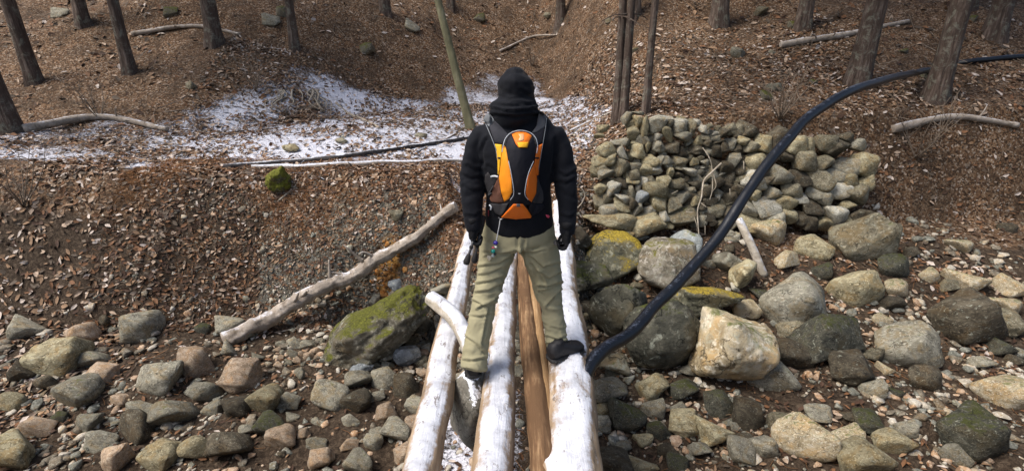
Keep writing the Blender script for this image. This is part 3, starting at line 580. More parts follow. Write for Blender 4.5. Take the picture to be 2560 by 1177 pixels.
# needles, rootlets, fine twigs
M['twig'] = wood_mat('twig_wood', [(.10, .07, .05), (.22, .17, .125), (.38, .32, .26)], grain=(1, 1, 1))
M['needle'] = plain('dead_needle', (.30, .145, .06), .8, .2)
def twigs(name, label, x, y, l0, l1, r, mat, seed, lift=.012):
    r_ = np.random.default_rng(seed); n = len(x); N = normals(x, y) + r_.normal(0, .25, (n, 3)); N /= np.linalg.norm(N, axis=1)[:, None]; a, b_ = basis(N, r_.uniform(0, 6.28, n))
    L = r_.uniform(l0, l1, (n, 1)); c = np.stack([x, y, hg(x, y) + lift], -1); bend = r_.normal(0, .16, (n, 1)) * L; rr = L * 0 + r_.uniform(.5, 1.2, (n, 1)) * r
    pts = [c - a * L, c + b_ * bend, c + a * L + N * r_.uniform(0, .2, (n, 1)) * L]; ring = []
    for i, p in enumerate(pts):
        q = rr * (1, .85, .45)[i]; ring += [p + N * q, p - N * q * .5 + b_ * q * .87, p - N * q * .5 - b_ * q * .87]
    P = np.stack(ring, 1).reshape(-1, 3); k = np.arange(n)[:, None] * 9; F_ = []
    for i in (0, 3):
        for j in range(3): F_.append(np.hstack([k + i + j, k + i + (j + 1) % 3, k + i + 3 + (j + 1) % 3, k + i + 3 + j]))
    return tag(mk(name, P, np.stack(F_, 1).reshape(-1, 4), M[mat]), label, kind='stuff')
x, y = sample(14000, (-4.8, 4.9, .8, 7.0), lambda x, y: .12 + .88 * bx(x, y)[2], 41)
twigs('needle_litter', 'rusty dead needles and rootlets over the bank', x, y, .02, .075, .0022, 'needle', 42)
x, y = sample(1500, (-5, 5, 4, 11), lambda x, y: np.ones_like(x), 43)
twigs('twig_litter', 'thin grey twigs lying over bank and path', x, y, .04, .17, .0035, 'twig', 44)
x, y = sample(2200, (-5, 2.6, 5, 6.2), lambda x, y: np.ones_like(x), 45)
twigs('needle_litter', 'rusty needles between the creek stones', x, y, .02, .08, .0025, 'needle', 46)
x, y = sample(1600, (-20, 8, 20, 22), lambda x, y: np.ones_like(x), 47)
twigs('twig_litter', 'fallen sticks on the wooded hillside', x, y, .1, .5, .007, 'twig', 48, .03)
# ------------------------------------------------------------------ logs and poles
M['snowlog'] = wood_mat('peeled_log_frosted', [(.20, .135, .08), (.38, .27, .17), (.52, .42, .30)], snow=.37, grain=(14, 1.2, 14))
M['brownlog'] = wood_mat('peeled_log_brown', [(.045, .025, .014), (.17, .095, .048), (.46, .30, .16)], grain=(20, 1.6, 20), crack=.95)
M['greypole'] = wood_mat('weathered_grey_wood', [(.13, .10, .07), (.36, .30, .24), (.62, .56, .49)], grain=(3, 3, 3), sc=1.6, snow=.12)
M['whitepole'] = wood_mat('frosted_pole_wood', [(.30, .25, .19), (.48, .42, .33), (.66, .60, .52)], snow=.55, grain=(1, 10, 10))
M['rimpole'] = wood_mat('half_frosted_pole', [(.16, .12, .09), (.34, .28, .22), (.52, .45, .39)], snow=.50, grain=(1, 10, 10))
M['darkpole'] = wood_mat('dark_wet_wood', [(.02, .018, .02), (.045, .04, .04), (.09, .08, .075)], snow=.25, grain=(1, 10, 10))
M['paleroot'] = wood_mat('pale_root_wood', [(.22, .18, .13), (.40, .34, .26), (.55, .49, .40)], grain=(8, 8, 8))
def log(name, P, r, mat, label, cat='log', seg=36, n=110, rough=.05, rs=5, seed=1, group=None, knots=0, stubs=0):
    P = spline(P, n); rr = np.interp(np.linspace(0, 1, n), np.linspace(0, 1, len(np.atleast_1d(r))), np.atleast_1d(r))
    P = P + np.stack([fbm(P * 1.3 + 5, 2, seed), 0 * P[:, 0], fbm(P * 1.3 + 9, 2, seed + 1)], -1) * rr[:, None] * .12
    V, F_ = tube(P, rr, seg=seg, rough=rough, rs=rs, seed=seed, dome=.12); r_ = np.random.default_rng(seed)
    if seg > 30:
        th = np.tile(np.linspace(0, 2 * math.pi, seg, endpoint=False), len(V) // seg); ax = V[:len(th), 1]; q_ = fbm(np.stack([np.cos(th) * 3, np.sin(th) * 3, ax * 1.1], -1) + seed, 4, seed + 9)
        cc = np.repeat(P[np.clip(np.arange(len(th) // seg) - 3, 0, n - 1)], seg, 0); V[:len(th)] = cc + (V[:len(th)] - cc) * (1 + .055 * q_ - .05 * np.exp(-(q_ / .05) ** 2))[:, None]
    for k in range(knots):
        c = V[r_.integers(0, len(V))]; d = np.linalg.norm(V - c, axis=1); i = np.argmin(np.linalg.norm(P - c, axis=1)); o_ = (c - P[i]) / np.linalg.norm(c - P[i]); V = V + o_ * (np.exp(-(d / (rr[i] * .28)) ** 2) * rr[i] * .28)[:, None]
    if stubs:
        pp = [(V, F_)]
        for k in range(stubs):
            i = r_.integers(n // 8, n - n // 8); u = r_.normal(size=3); u[2] = abs(u[2]); u /= np.linalg.norm(u); L = rr[i] * r_.uniform(1.6, 4.5); pp.append(tube(spline([P[i] + u * rr[i] * .6, P[i] + u * (rr[i] + L * .5), P[i] + u * (rr[i] + L) + r_.normal(0, .12, 3) * L], 6), np.linspace(rr[i] * .3, rr[i] * .12, 6), seg=6))
        V, F_ = join(pp)
    o = rebase(mk(name, V, F_, M[mat])); return tag(o, label, cat, group)
def lp(px, py, r): p = at_z(px, py, 0.0); return [p[0], p[1], -r]     # a log whose top lies at bridge level
L1 = [lp(1098, 918, .09), lp(1168, 600, .08)]
def line(a, b, y0, y1, z0=0, z1=0, bow=.0):
    a, b = np.array(a), np.array(b); d = (b - a) / (b[1] - a[1]); out = []
    for t in np.linspace(0, 1, 6): yy = y0 + (y1 - y0) * t; p = a + d * (yy - a[1]); out.append([p[0] + bow * math.sin(math.pi * t), yy, p[2] + z0 + (z1 - z0) * t])
    return out
log('log', line(L1[0], L1[1], 1.1, 6.1), [.105, .09, .075, .062], 'snowlog', 'frosted white log on the left edge of the bridge', seed=3, knots=10, group='bridge logs')
L2 = [lp(1250, 918, .09), lp(1268, 700, .08)]
log('log', line(L2[0], L2[1], 1.1, 6.0, bow=-.01), [.115, .10, .082, .07], 'snowlog', 'frosted log between the hiker\'s legs, left of the brown one', seed=4, knots=14, group='bridge logs')
L3 = [lp(1338, 918, .07), lp(1312, 690, .07)]
log('log', line(L3[0], L3[1], 1.1, 5.9, -.03, -.03), [.078, .07, .062, .055], 'brownlog', 'bare brown log in the middle of the bridge', seed=5, knots=6, group='bridge logs', rough=.09)
L3b = [lp(1357, 900, .05), lp(1333, 690, .05)]
M['goldlog'] = wood_mat('peeled_log_golden', [(.13, .07, .03), (.36, .22, .105), (.60, .44, .27)], grain=(22, 1.0, 22), crack=.6)
log('log', line(L3b[0], L3b[1], 1.1, 5.9, -.05, -.02), [.045, .04, .04, .035], 'goldlog', 'thin golden peeled log just right of the brown one', seed=15, knots=4, group='bridge logs', rough=.08)
L4 = [lp(1424, 918, .13), lp(1404, 620, .11)]
log('log', line(L4[0], L4[1], 1.1, 6.1), [.17, .155, .125, .075], 'snowlog', 'thickest frosted log on the right edge, under the right boot', seed=6, knots=12, group='bridge logs')
# short curved log over the left log
P5 = [at_y(px, py, Y) for px, py, Y in ((1078, 744, 3.34), (1108, 768, 3.24), (1140, 798, 3.10), (1166, 845, 2.92), (1182, 900, 2.75))]
log('curved_log', P5, [.052, .055, .058, .055, .05], 'whitepole', 'short curved barkless log lying across the left bridge log', seed=7, n=60, knots=3)
# leaning grey pole
def gp(L, off): 
    q = on_ground([a for a, b_ in L], [b_ for a, b_ in L]); d = q - [0, 0, CAMZ]; d /= np.linalg.norm(d, axis=1)[:, None]; return q - d * off
LP = [(560, 850), (640, 812), (700, 780), (770, 735), (830, 708), (880, 690), (930, 655), (985, 625), (1040, 592), (1085, 555), (1118, 527), (1140, 515)]
q = gp(LP, .0); t_ = np.linspace(0, 1, len(q)); Yl = np.polyval(np.polyfit(t_, q[:, 1], 2), t_) - .17
q = np.array([at_y(a, b_, Y) for (a, b_), Y in zip(LP, Yl)])
log('fallen_pole', q, [.086, .08, .074, .06, .05], 'greypole', 'long grey weathered pole leaning across the dirt bank', cat='pole', seed=8, stubs=7, knots=34, rough=.2, n=150, rs=9)
def ground_pole(name, L, r, mat, label, off=.7, cat='branch', seed=1, group=None, n=50, seg=10, rough=.12, stubs=4):
    q = on_ground([a for a, b_ in L], [b_ for a, b_ in L]); q[:, 2] += np.atleast_1d(r)[0] * off
    return log(name, q, r, mat, label, cat=cat, seg=seg, n=n, seed=seed, group=group, rough=rough, stubs=stubs)
ground_pole('fallen_pole', [(630, 421), (700, 421), (760, 421), (840, 415), (900, 414), (960, 408), (1030, 409), (1100, 404), (1165, 405)], [.026, .042, .032, .038, .026, .033, .02], 'rimpole', 'slender white pole lying along the rim of the bank', cat='pole', seed=9)
ground_pole('fallen_pole', [(560, 422), (690, 412), (780, 404), (860, 395), (940, 383), (1020, 372), (1090, 362), (1165, 349), (1230, 336)], [.038, .036, .032, .028], 'darkpole', 'thin dark pole across the snow behind the white one', cat='pole', seed=10)
br = [([(1034, 389), (1056, 375), (1090, 360), (1125, 350)], .009, 'darkpole', 'dark forked branch touching the thin dark pole'),
      ([(1110, 352), (1135, 338), (1165, 318)], .010, 'twig', 'thin branch on the snow beside the hiker\'s left shoulder'),
      ([(840, 259), (870, 285), (905, 300), (948, 322)], .020, 'paleroot', 'pale fallen branch on the litter above the snow, upper left'),
      ([(955, 309), (1000, 307), (1032, 305)], .012, 'twig', 'short straight stick on the snow right of the pale branch'),
      ([(882, 312), (892, 295)], .010, 'paleroot', 'stub beside the pale fallen branch'),
      ([(1330, 280), (1365, 270), (1405, 261)], .014, 'darkpole', 'dark stick on the snow right of the hood'),
      ([(1425, 330), (1470, 308), (1500, 295), (1530, 283)], .018, 'whitepole', 'whitish branch leading to the double tree trunk'),
      ([(1425, 312), (1480, 297), (1520, 283)], .010, 'twig', 'thin twig above the whitish branch by the double trunk'),
      ([(860, 382), (885, 379)], .010, 'darkpole', 'short black stick on the snow above the dark pole'),
      ([(1090, 395), (1060, 372), (1040, 330), (1020, 300)], .004, 'twig', 'hair-thin bent twig rising from the dark pole'),
      ([(695, 505), (730, 475), (760, 440)], .010, 'paleroot', 'pale bent twig by the mossy hump'),
      ([(691, 484), (740, 486), (775, 482)], .009, 'twig', 'level twig below the mossy hump'),
      ([(700, 435), (770, 435), (800, 445), (812, 452)], .008, 'darkpole', 'dark curved twig on the rim by the mossy hump'),
      ([(692, 832), (740, 822), (770, 813)], .008, 'paleroot', 'pale twig above the tan rubble'),
      ([(1560, 925), (1640, 921), (1700, 912), (1730, 900)], .014, 'paleroot', 'pale curved branch at the bottom beside the cream boulder'),
      ([(1440, 483), (1462, 476), (1500, 478)], .007, 'paleroot', 'pale twig left of the wall')]
for i, (L, r, mt, lb) in enumerate(br): ground_pole('branch', L, r, mt, lb, seed=60 + i, n=24, seg=8, off=1.0)
# pale plank end at the right edge
log('branch', [at_y(1846, 548, 5.9), at_y(1862, 580, 5.8), at_y(1885, 630, 5.7), at_y(1910, 690, 5.6)], [.045, .05, .05], 'whitepole', 'pale thick branch stub at the right edge behind the pipe', cat='branch', seed=88, n=24, seg=12)
# hanging roots in front of the wall
def Dz(X, Y_): return 1650 + X / 6.923, 430 + Y_ / 6.923
roots = [([(1060, -150), (900, 0), (770, 130), (735, 280), (715, 450), (655, 640), (655, 850), (680, 1170)], .011, 'thickest pale root hanging over the right part of the wall'),
         ([(740, -420), (850, -250), (900, -60), (905, 300), (860, 480)], .007, 'long thin root hanging right of the thickest one'),
         ([(920, 20), (970, 230), (905, 340)], .006, 'short looped root joining the long thin one'),
         ([(700, 530), (800, 605)], .007, 'pale side spur of the thickest root'),
         ([(590, 780), (640, 930), (640, 1020)], .005, 'fine root hanging beside the lower end of the thickest root'),
         ([(1210, 290), (1210, 400)], .004, 'tiny straight rootlet above the pipe'),
         ([(1450, 920 - 1107), (1450, 1060 - 1107)], .006, 'pale upright stub near the right edge of the wall'),
         ([(780, 930), (780, 1080)], .004, 'fine vertical rootlet under the wall'),
         ([(450, 690), (580, 700)], .005, 'pale twig lying on the lower wall stones'),
         ([(200, 380), (310, 320)], .004, 'little twig in a joint of the wall')]
for i, (L, r, lb) in enumerate(roots):
    pts = [at_y(*Dz(a, c), wallY(*Dz(a, c)) - .17 - .02 * math.sin(j * 2)) for j, (a, c) in enumerate(L)]
    log('root', pts, [r, r * .8, r * .6], 'paleroot', lb, cat='root', seg=8, n=34, seed=100 + i, rough=.15)
log('root', [at_y(a, c, 6.1) for a, c in ((1444, 520), (1456, 505), (1462, 485), (1452, 468))], [.007, .006], 'paleroot', 'curved pale root tip right beside the hiker\'s right forearm', cat='root', seg=8, n=24, seed=130)
# exposed roots at upper left (a fan of roots under a stump)
st = empty('root_fan', on_ground([735], [262])[0], 'fan of pale exposed roots on the dark bank at upper left', 'roots')
rr_ = np.random.default_rng(77)
for i in range(16):
    x0 = rr_.uniform(690, 800); L = [(x0, 232), (x0 + rr_.normal(0, 8), 246), (x0 + (x0 - 745) * .25 + rr_.normal(0, 10), 262), (x0 + (x0 - 745) * .45 + rr_.normal(0, 14), rr_.uniform(270, 292))]
    q = on_ground([a for a, b_ in L], [b_ for a, b_ in L], .05); q[1:3] += rr_.normal(0, .03, (2, 3)); V, F_ = tube(spline(q, 18), np.linspace(rr_.uniform(.012, .026), .005, 18), seg=7, rough=.2, seed=i); under(mk('root', V, F_, M['paleroot']), st)

# ------------------------------------------------------------------ black pipe
m, nt, bs = newmat('black_pipe_plastic'); b = NB(nt); co = b.coord('Object'); n1 = b.noise(co, 14, 5, .7); n2 = b.noise(co, 70, 4, .75)
nzv = b.nz(); fr = b.step(b.math('ADD', b.math('MULTIPLY', nzv, .42), b.math('ADD', b.math('MULTIPLY', n1, .35), b.math('MULTIPLY', n2, .45))), .80, .96)
b.l(b.mix(b.math('MULTIPLY', fr, .6), (.003, .004, .007), (.24, .28, .37)), bs.inputs['Base Color']); bs.inputs['Roughness'].default_value = .42; b.bump(n2, .3, .004, bs)
gq = on_ground([2700, 2560, 2430, 2330], [160, 150, 160, 180], .04)
PP = [(2190, 205, 5.9), (2060, 265, 5.1), (1950, 370, 4.55), (1869, 480, 4.2), (1800, 583, 3.95), (1730, 668, 3.72), (1650, 752, 3.42), (1570, 830, 3.12), (1500, 885, 2.86), (1460, 940, 2.68), (1430, 1010, 2.5)]
pts = spline(list(gq) + [at_y(a, c, Y) for a, c, Y in PP], 200); pts = pts + np.stack([vnoise(pts * 2.5, 4), vnoise(pts * 2.5, 5), vnoise(pts * 2.5, 6)], -1) * .012; V, F_ = tube(pts, .045, seg=28, rough=.05, rs=14, seed=2); o = rebase(mk('water_pipe', V, F_, m)); tag(o, 'thick black plastic pipe slanting down in front of the boulders', 'pipe')

# ------------------------------------------------------------------ trees
M['bark'] = wood_mat('reddish_brown_bark', [(.028, .02, .016), (.11, .078, .06), (.25, .20, .165)], grain=(11, 11, 1.0), sc=1.3, crack=.95, bd=.05, lich=.45)
M['greenbark'] = wood_mat('mossy_green_bark', [(.10, .095, .05), (.19, .175, .10), (.28, .26, .17)], grain=(5, 5, .8), crack=.3)
M['foliage'] = rock_mat('conifer_foliage', (.012, .022, .010), (.03, .05, .02), (.055, .08, .03), coord='World', sc=2, lichen=0)
r_ = np.random.default_rng(5)
def crown_mesh(seed, n=1500, H=9.0, Rr=2.6):
    r_ = np.random.default_rng(seed); t = r_.uniform(0, 1, n) ** .8; nb = 34; bi = r_.integers(0, nb, n); ba = np.arange(nb) * 2.4; bz = np.linspace(.0, 1, nb)
    rad = r_.uniform(.15, 1, n) * Rr * (1 - bz[bi] * .85); ang = ba[bi] + r_.normal(0, .16, n); c = np.stack([np.cos(ang) * rad, np.sin(ang) * rad, bz[bi] * H - rad * .22 + r_.normal(0, .12, n)], -1)
    N = r_.normal(0, 1, (n, 3)) * [.5, .5, 1]; N /= np.linalg.norm(N, axis=1)[:, None]; a, b_ = basis(N, r_.uniform(0, 6.28, n)); s = r_.uniform(.12, .38, (n, 1))
    P = np.stack([c - a * s, c + b_ * s * .3, c + a * s, c - b_ * s * .3], 1).reshape(-1, 3); k = np.arange(n)[:, None] * 4
    return P, np.hstack([k, k + 1, k + 2, k + 3])
CR = [mk('crown', *crown_mesh(i), M['foliage']) for i in range(3)]
CRD = [c.data for c in CR]
for c in CR: bpy.data.objects.remove(c)
def tree(base, r, H, lean, label, cat='tree', mat='bark', group=None, crown=True, buttress=.25, seed=0, cstart=.55, name='conifer_tree', roots=False):
    root = empty(name, base, label, cat, group); n = 60; t = np.linspace(0, 1, n); zz = t ** 1.9 * H - .25
    P = np.stack([lean[0] * zz + .04 * np.sin(zz * .8 + seed), lean[1] * zz, zz], -1); rr = r * (1 - .72 * t) + r * buttress * np.exp(-(zz + .25) / .22) * 1.6
    V, F_ = tube(P, rr, seg=20, ref=(1, 0, 0)); ang = np.arctan2(V[:, 1] - np.repeat(P[:, 1], 20), V[:, 0] - np.repeat(P[:, 0], 20)); c = np.repeat(P, 20, 0)
    f = 1 + .09 * np.cos(ang * 5 + seed) * np.exp(-np.maximum(c[:, 2], 0) / .8) + .05 * fbm(np.stack([np.cos(ang) * 2, np.sin(ang) * 2, c[:, 2] * .8], -1) + seed, 3, seed) + .22 * np.maximum(np.cos(ang * 4 + seed * 2), 0) ** 2 * np.exp(-np.maximum(c[:, 2], 0) / .25); V = c + (V - c) * f[:, None]
    o = mk('trunk', V, F_, M[mat]); o.parent = root
    if crown:
        lim = []
        r2 = np.random.default_rng(seed + 900)
        for k in range(9):
            z0 = H * r2.uniform(.42, .9); i = np.argmin(abs(zz - z0)); a = r2.uniform(0, 6.28); L = r2.uniform(.9, 2.3) * (1.2 - z0 / H); q = [P[i], P[i] + [math.cos(a) * L * .5, math.sin(a) * L * .5, .05], P[i] + [math.cos(a) * L, math.sin(a) * L, -.15 * L]]
            lim.append(tube(spline(q, 6), np.linspace(.035, .012, 6), seg=6))
        for k in range(16):     # dead lower branches
            z0 = r2.uniform(1.2, 5.5); i = np.argmin(abs(zz - z0)); a = r2.uniform(0, 6.28); L = r2.uniform(.25, 1.1); q = [P[i], P[i] + [math.cos(a) * L * .5, math.sin(a) * L * .5, -.02 * L], P[i] + [math.cos(a + .2) * L, math.sin(a + .2) * L, -.2 * L]]
            lim.append(tube(spline(q, 5), np.linspace(.013, .004, 5), seg=5))
        V, F_ = join(lim); o = mk('limbs', V, F_, M[mat]); o.parent = root; o['kind'] = 'stuff'
        o = bpy.data.objects.new('crown', CRD[seed % 3]); COL.objects.link(o); o.parent = root; s = H * (1 - cstart) / 9.0 * 1.1; o.scale = (s * 1.15, s * 1.15, s); o.location = (lean[0] * H * .7, lean[1] * H * .7, H * cstart); o.rotation_euler[2] = seed
    return root
def tb(px, py): return on_ground([px], [py])[0]
b1 = tb(1534, 306); tree(b1, .077, 11, (-.01, .01), 'left stem of the reddish double trunk behind the wall', group='trees behind the wall', seed=1, buttress=.35)
b2 = tb(1551, 304); tree(b2, .070, 11, (.02, .0), 'right stem of the reddish double trunk behind the wall', group='trees behind the wall', seed=2, buttress=.35)
b3 = tb(1620, 284); tree(b3, .062, 9, (.0, .02), 'single slim brown trunk just above the wall top', group='trees behind the wall', seed=4)
b4 = tb(1183, 324); tree(b4, .095, 8, (-.26, .05), 'leaning greenish trunk rising behind the hiker\'s left shoulder', mat='greenbark', seed=5, crown=False, buttress=.1, name='leaning_tree')
desc = []
spots = [(90, 205, .2), (330, 180, .17), (540, 110, .24), (735, 120, .15), (960, 30, .2), (1400, 60, .2), (1590, 40, .16), (1800, 60, .24), (2010, 70, .2),
         (2140, 215, .24), (2330, 250, .22), (2480, 90, .24), (30, 330, .22), (2420, 20, .2), (1130, 20, .18), (210, 60, .2)]
for i, (px, py, r) in enumerate(spots):
    k = sorted(q[0] for q in spots).index(px)
    tree(tb(px, py), r * .75, random.uniform(10, 14), (random.uniform(-.03, .03), random.uniform(-.03, .03)), 'dark conifer trunk on the hillside, %s from the left' % ORD[k], group='conifers on the hillside', seed=10 + i, cstart=.5, crown=not 500 < px < 1150)

for i, (L, r) in enumerate([([(60, 330), (250, 300), (420, 330)], .07), ([(1950, 120), (2100, 95), (2270, 60)], .06), ([(330, 90), (480, 70), (600, 90)], .05), ([(1250, 130), (1330, 95), (1390, 90)], .035), ([(2230, 330), (2380, 300), (2540, 320)], .06)]):
    ground_pole('fallen_log', L, [r, r * .8, r * .6], 'greypole', 'weathered fallen trunk on the slope, ' + ['far left above the bank', 'upper right between conifers', 'upper left between conifers', 'just above the hood', 'far right above the boulders'][i], cat='log', seed=300 + i, rough=.15)

def shrub(px, py, hgt, seed, label):
    r2 = np.random.default_rng(seed); base = tb(px, py); root = empty('bare_shrub', base, label, 'shrub', 'bare shrubs on the slope'); parts = []
    for k in range(9):
        a = r2.uniform(0, 6.28); L = hgt * r2.uniform(.6, 1.1); d_ = np.array([math.cos(a) * .5, math.sin(a) * .5, 1.0]); q = [np.zeros(3), d_ * L * .5 + r2.normal(0, .04, 3), d_ * L + r2.normal(0, .10, 3)]; q = spline(q, 9); parts.append(tube(q, np.linspace(.009, .002, 9), seg=5))
        for j in range(7):
            i = r2.integers(2, 8); e = q[i] + r2.normal(0, .14, 3) * hgt + [0, 0, .12 * hgt]; parts.append(tube(spline([q[i], (q[i] + e) / 2 + r2.normal(0, .02, 3), e], 5), np.linspace(.004, .0015, 5), seg=4))
    V, F_ = join(parts); o = mk('stems', V, F_, M['twig']); o.parent = root
for i, (px, py, hg_, lb) in enumerate([(250, 300, .8, 'bare twiggy shrub above the left bank'), (640, 230, .7, 'bare shrub just left of the snow patch'), (1950, 300, .8, 'bare shrub right of the stone wall'), (2290, 400, .9, 'bare shrub above the far right boulders'), (1330, 165, .6, 'bare shrub above the hood on the slope'), (60, 520, .7, 'bare shrub low on the far left bank')]): shrub(px, py, hg_, 500 + i, lb)
# ------------------------------------------------------------------ the hiker
def rings(L, seg=26, ry_f=1.0, scale=1.0, ref=(1, 0, 0), n=None, dome=.5):
    """L: (left px, right px, py, Y, depth radius)"""
    C, RX, RY = [], [], []
    for l, r, py, Y, ry in L:
        c = at_y((l + r) / 2, py, Y); C.append(c); RX.append((r - l) / 2 * float(depth(c)) / FPX * scale); RY.append(ry * scale)
    n = n or len(L) * 4; C = np.array(C); C2 = spline(np.column_stack([C, RX, RY]), n); return tube(C2[:, :3], C2[:, 3], C2[:, 4], seg=seg, ref=ref, dome=dome)
TORSO = [(1214, 1383, 566, 2.855, .135), (1213, 1383, 545, 2.85, .135), (1214, 1380, 505, 2.84, .13), (1215, 1377, 465, 2.83, .125), (1207, 1380, 430, 2.83, .13), (1196, 1390, 390, 2.84, .135), (1190, 1400, 352, 2.855, .13), (1196, 1398, 328, 2.87, .11), (1218, 1378, 306, 2.88, .09), (1240, 1352, 290, 2.885, .08)]
ARML = [(1182, 1228, 332, 2.87, .07), (1164, 1208, 362, 2.86, .065), (1156, 1205, 400, 2.84, .062), (1150, 1206, 440, 2.82, .062), (1152, 1209, 485, 2.79, .06), (1158, 1206, 535, 2.745, .052), (1165, 1203, 575, 2.71, .042)]
ARMR = [(1366, 1412, 332, 2.87, .07), (1384, 1426, 362, 2.86, .065), (1382, 1435, 400, 2.84, .065), (1384, 1443, 440, 2.82, .064), (1390, 1444, 485, 2.79, .06), (1396, 1442, 535, 2.75, .052), (1399, 1438, 582, 2.71, .044)]
HOOD = [(1240, 1352, 296, 2.88, .085), (1224, 1350, 283, 2.865, .135), (1229, 1346, 268, 2.88, .125), (1240, 1337, 250, 2.895, .125), (1243, 1333, 226, 2.90, .13), (1247, 1330, 203, 2.905, .125), (1263, 1315, 184, 2.915, .09)]
V, F_ = join([rings(TORSO), rings(ARML), rings(ARMR), rings(HOOD)])
jv, jn, jf = remeshed(V, F_, .010, 5)
BV0 = BVHTree.FromPolygons([tuple(v) for v in jv], jf)
root = empty('person', (float(at_y(1297, 700, 2.8)[0]), 2.75, 0.0), 'hiker seen from behind in black hooded jacket and khaki trousers, astride the log bridge', 'person')
def pxdist(px, py, L):
    d = np.full(px.shape, 1e9); sd = np.zeros(px.shape)
    for (x0, y0), (x1, y1) in zip(L[:-1], L[1:]):
        ux, uy = x1 - x0, y1 - y0; q = ux * ux + uy * uy; t = np.clip(((px - x0) * ux + (py - y0) * uy) / q, 0, 1); ex, ey = px - x0 - t * ux, py - y0 - t * uy
        dd = np.hypot(ex, ey); s = np.sign(ux * ey - uy * ex); k = dd < d; d = np.where(k, dd, d); sd = np.where(k, s, sd)
    return d, sd
def folds(v, no, L, amp, w=3.0):
    px, py = to_px(v); disp = np.zeros(len(v)); back = np.clip(-no[:, 1] * 2 + .4, 0, 1)
    for seg, a in L:
        d, s = pxdist(px, py, seg); up = s * (1 if seg[-1][0] > seg[0][0] else -1)   # positive below the line
        disp += -a * amp * np.exp(-(d / w) ** 2) + a * amp * .85 * np.exp(-((d * up + w * 2.0) / (w * 1.5)) ** 2) * (d < w * 6)
    return v + no * (disp * back)[:, None]
Z4 = lambda X, Y_: (1130 + X * .2846, 585 + Y_ * .2846)
Z3 = lambda X, Y_: (1130 + X * .2846, 255 + Y_ * .2846)
# jacket: wrinkles bunched at the elbows, armpits and waist
s_ = jv * [9, 9, 22]; wr = fbm(s_ + 1.6 * np.stack([vnoise(jv * 6, 3), vnoise(jv * 6, 4), vnoise(jv * 6, 5)], -1), 3, 50)
px, py = to_px(jv); el = np.exp(-((py - 450) / 70) ** 2) * ((px < 1212) | (px > 1384)) + .5 * np.exp(-((py - 560) / 25) ** 2) + .35
jv2 = jv + jn * (wr * .0042 * el)[:, None]
JF = [([(300, 330), (260, 420), (270, 560)], 1.2), ([(130, 560), (200, 600), (260, 590)], 1), ([(90, 640), (170, 680), (260, 660)], 1), ([(900, 330), (890, 480), (880, 600)], 1), ([(930, 620), (1000, 660), (1085, 610)], 1), ([(920, 700), (1000, 720), (1090, 680)], 1), ([(100, 740), (180, 790), (260, 770)], .8), ([(120, 1000), (200, 1010), (240, 980)], .8), ([(960, 1000), (1030, 1020), (1090, 990)], .8), ([(320, 560), (380, 600), (395, 640)], .8)]
hm = sm(290, 275, py); jv2 = jv2 + jn * (hm * (.010 * fbm(jv * [7, 7, 16] + 3, 3, 77) + .006 * np.exp(-((px - 1289) / 2.2) ** 2) * (jv[:, 1] < 2.9)))[:, None]
jv2 = folds(jv2, jn, [([(1226, 272), (1262, 279), (1320, 278), (1350, 270)], 1.6), ([(1236, 262), (1270, 266), (1300, 264)], 1.2), ([(1285, 255), (1320, 262), (1342, 258)], 1.2), ([(1228, 287), (1290, 293), (1350, 286)], 2.2), ([(1250, 240), (1275, 250), (1290, 247)], 1), ([(1300, 225), (1325, 240), (1333, 236)], 1)], .006, 3.0)
jv2 = folds(jv2, jn, [([Z3(*p) for p in s], a) for s, a in JF], .006, 3.5)
# drop the front of the hood (face opening)
keep = []
for f in jf:
    c = jv2[list(f)].mean(0); 
    if c[2] > 1.52 and c[1] > 2.93 and abs(c[0] - .025) < .085 and c[2] < 1.74: continue
    keep.append(f)
M['jacket'] = fabric('black_fleece', (.0065, .0075, .011), (.004, .0045, .007), rough=.8, sheen=.04, spec=.15)
jac = under(mk('jacket', jv2, keep, M['jacket']), root); jac['label'] = 'black hooded jacket'
# hem band and hood seam
hx = [(1213, 566), (1225, 571), (1255, 574), (1300, 575), (1345, 573), (1372, 569), (1384, 564)]
# trousers
LEGL = [(1198, 1294, 604, 2.85, .115), (1197, 1286, 636, 2.84, .11), (1193, 1266, 685, 2.81, .10), (1186, 1252, 725, 2.775, .088), (1178, 1238, 765, 2.745, .078), (1171, 1231, 805, 2.71, .073), (1162, 1225, 850, 2.665, .072), (1155, 1219, 890, 2.62, .075), (1149, 1217, 921, 2.58, .085)]
LEGR = [(1298, 1393, 604, 2.85, .115), (1305, 1399, 636, 2.86, .11), (1324, 1404, 685, 2.885, .10), (1336, 1405, 725, 2.90, .088), (1350, 1408, 765, 2.895, .076), (1358, 1413, 805, 2.87, .070), (1363, 1417, 840, 2.85, .068), (1366, 1420, 862, 2.84, .076), (1367, 1421, 868, 2.832, .074)]
HIP = [(1214, 1383, 545, 2.855, .115), (1208, 1388, 575, 2.855, .128), (1200, 1392, 598, 2.855, .128), (1206, 1390, 614, 2.855, .10)]
V, F_ = join([rings(HIP, dome=.08), rings(LEGL, dome=.12), rings(LEGR, dome=.12)])
tv, tn, tf = remeshed(V, F_, .0085, 4)
px, py = to_px(tv); s_ = tv * [10, 10, 17]; wr = fbm(s_ + 1.8 * np.stack([vnoise(tv * 7, 13), vnoise(tv * 7, 14), vnoise(tv * 7, 15)], -1), 3, 60)
tv2 = tv + tn * (wr * .0045 * (.5 + sm(620, 760, py)))[:, None]
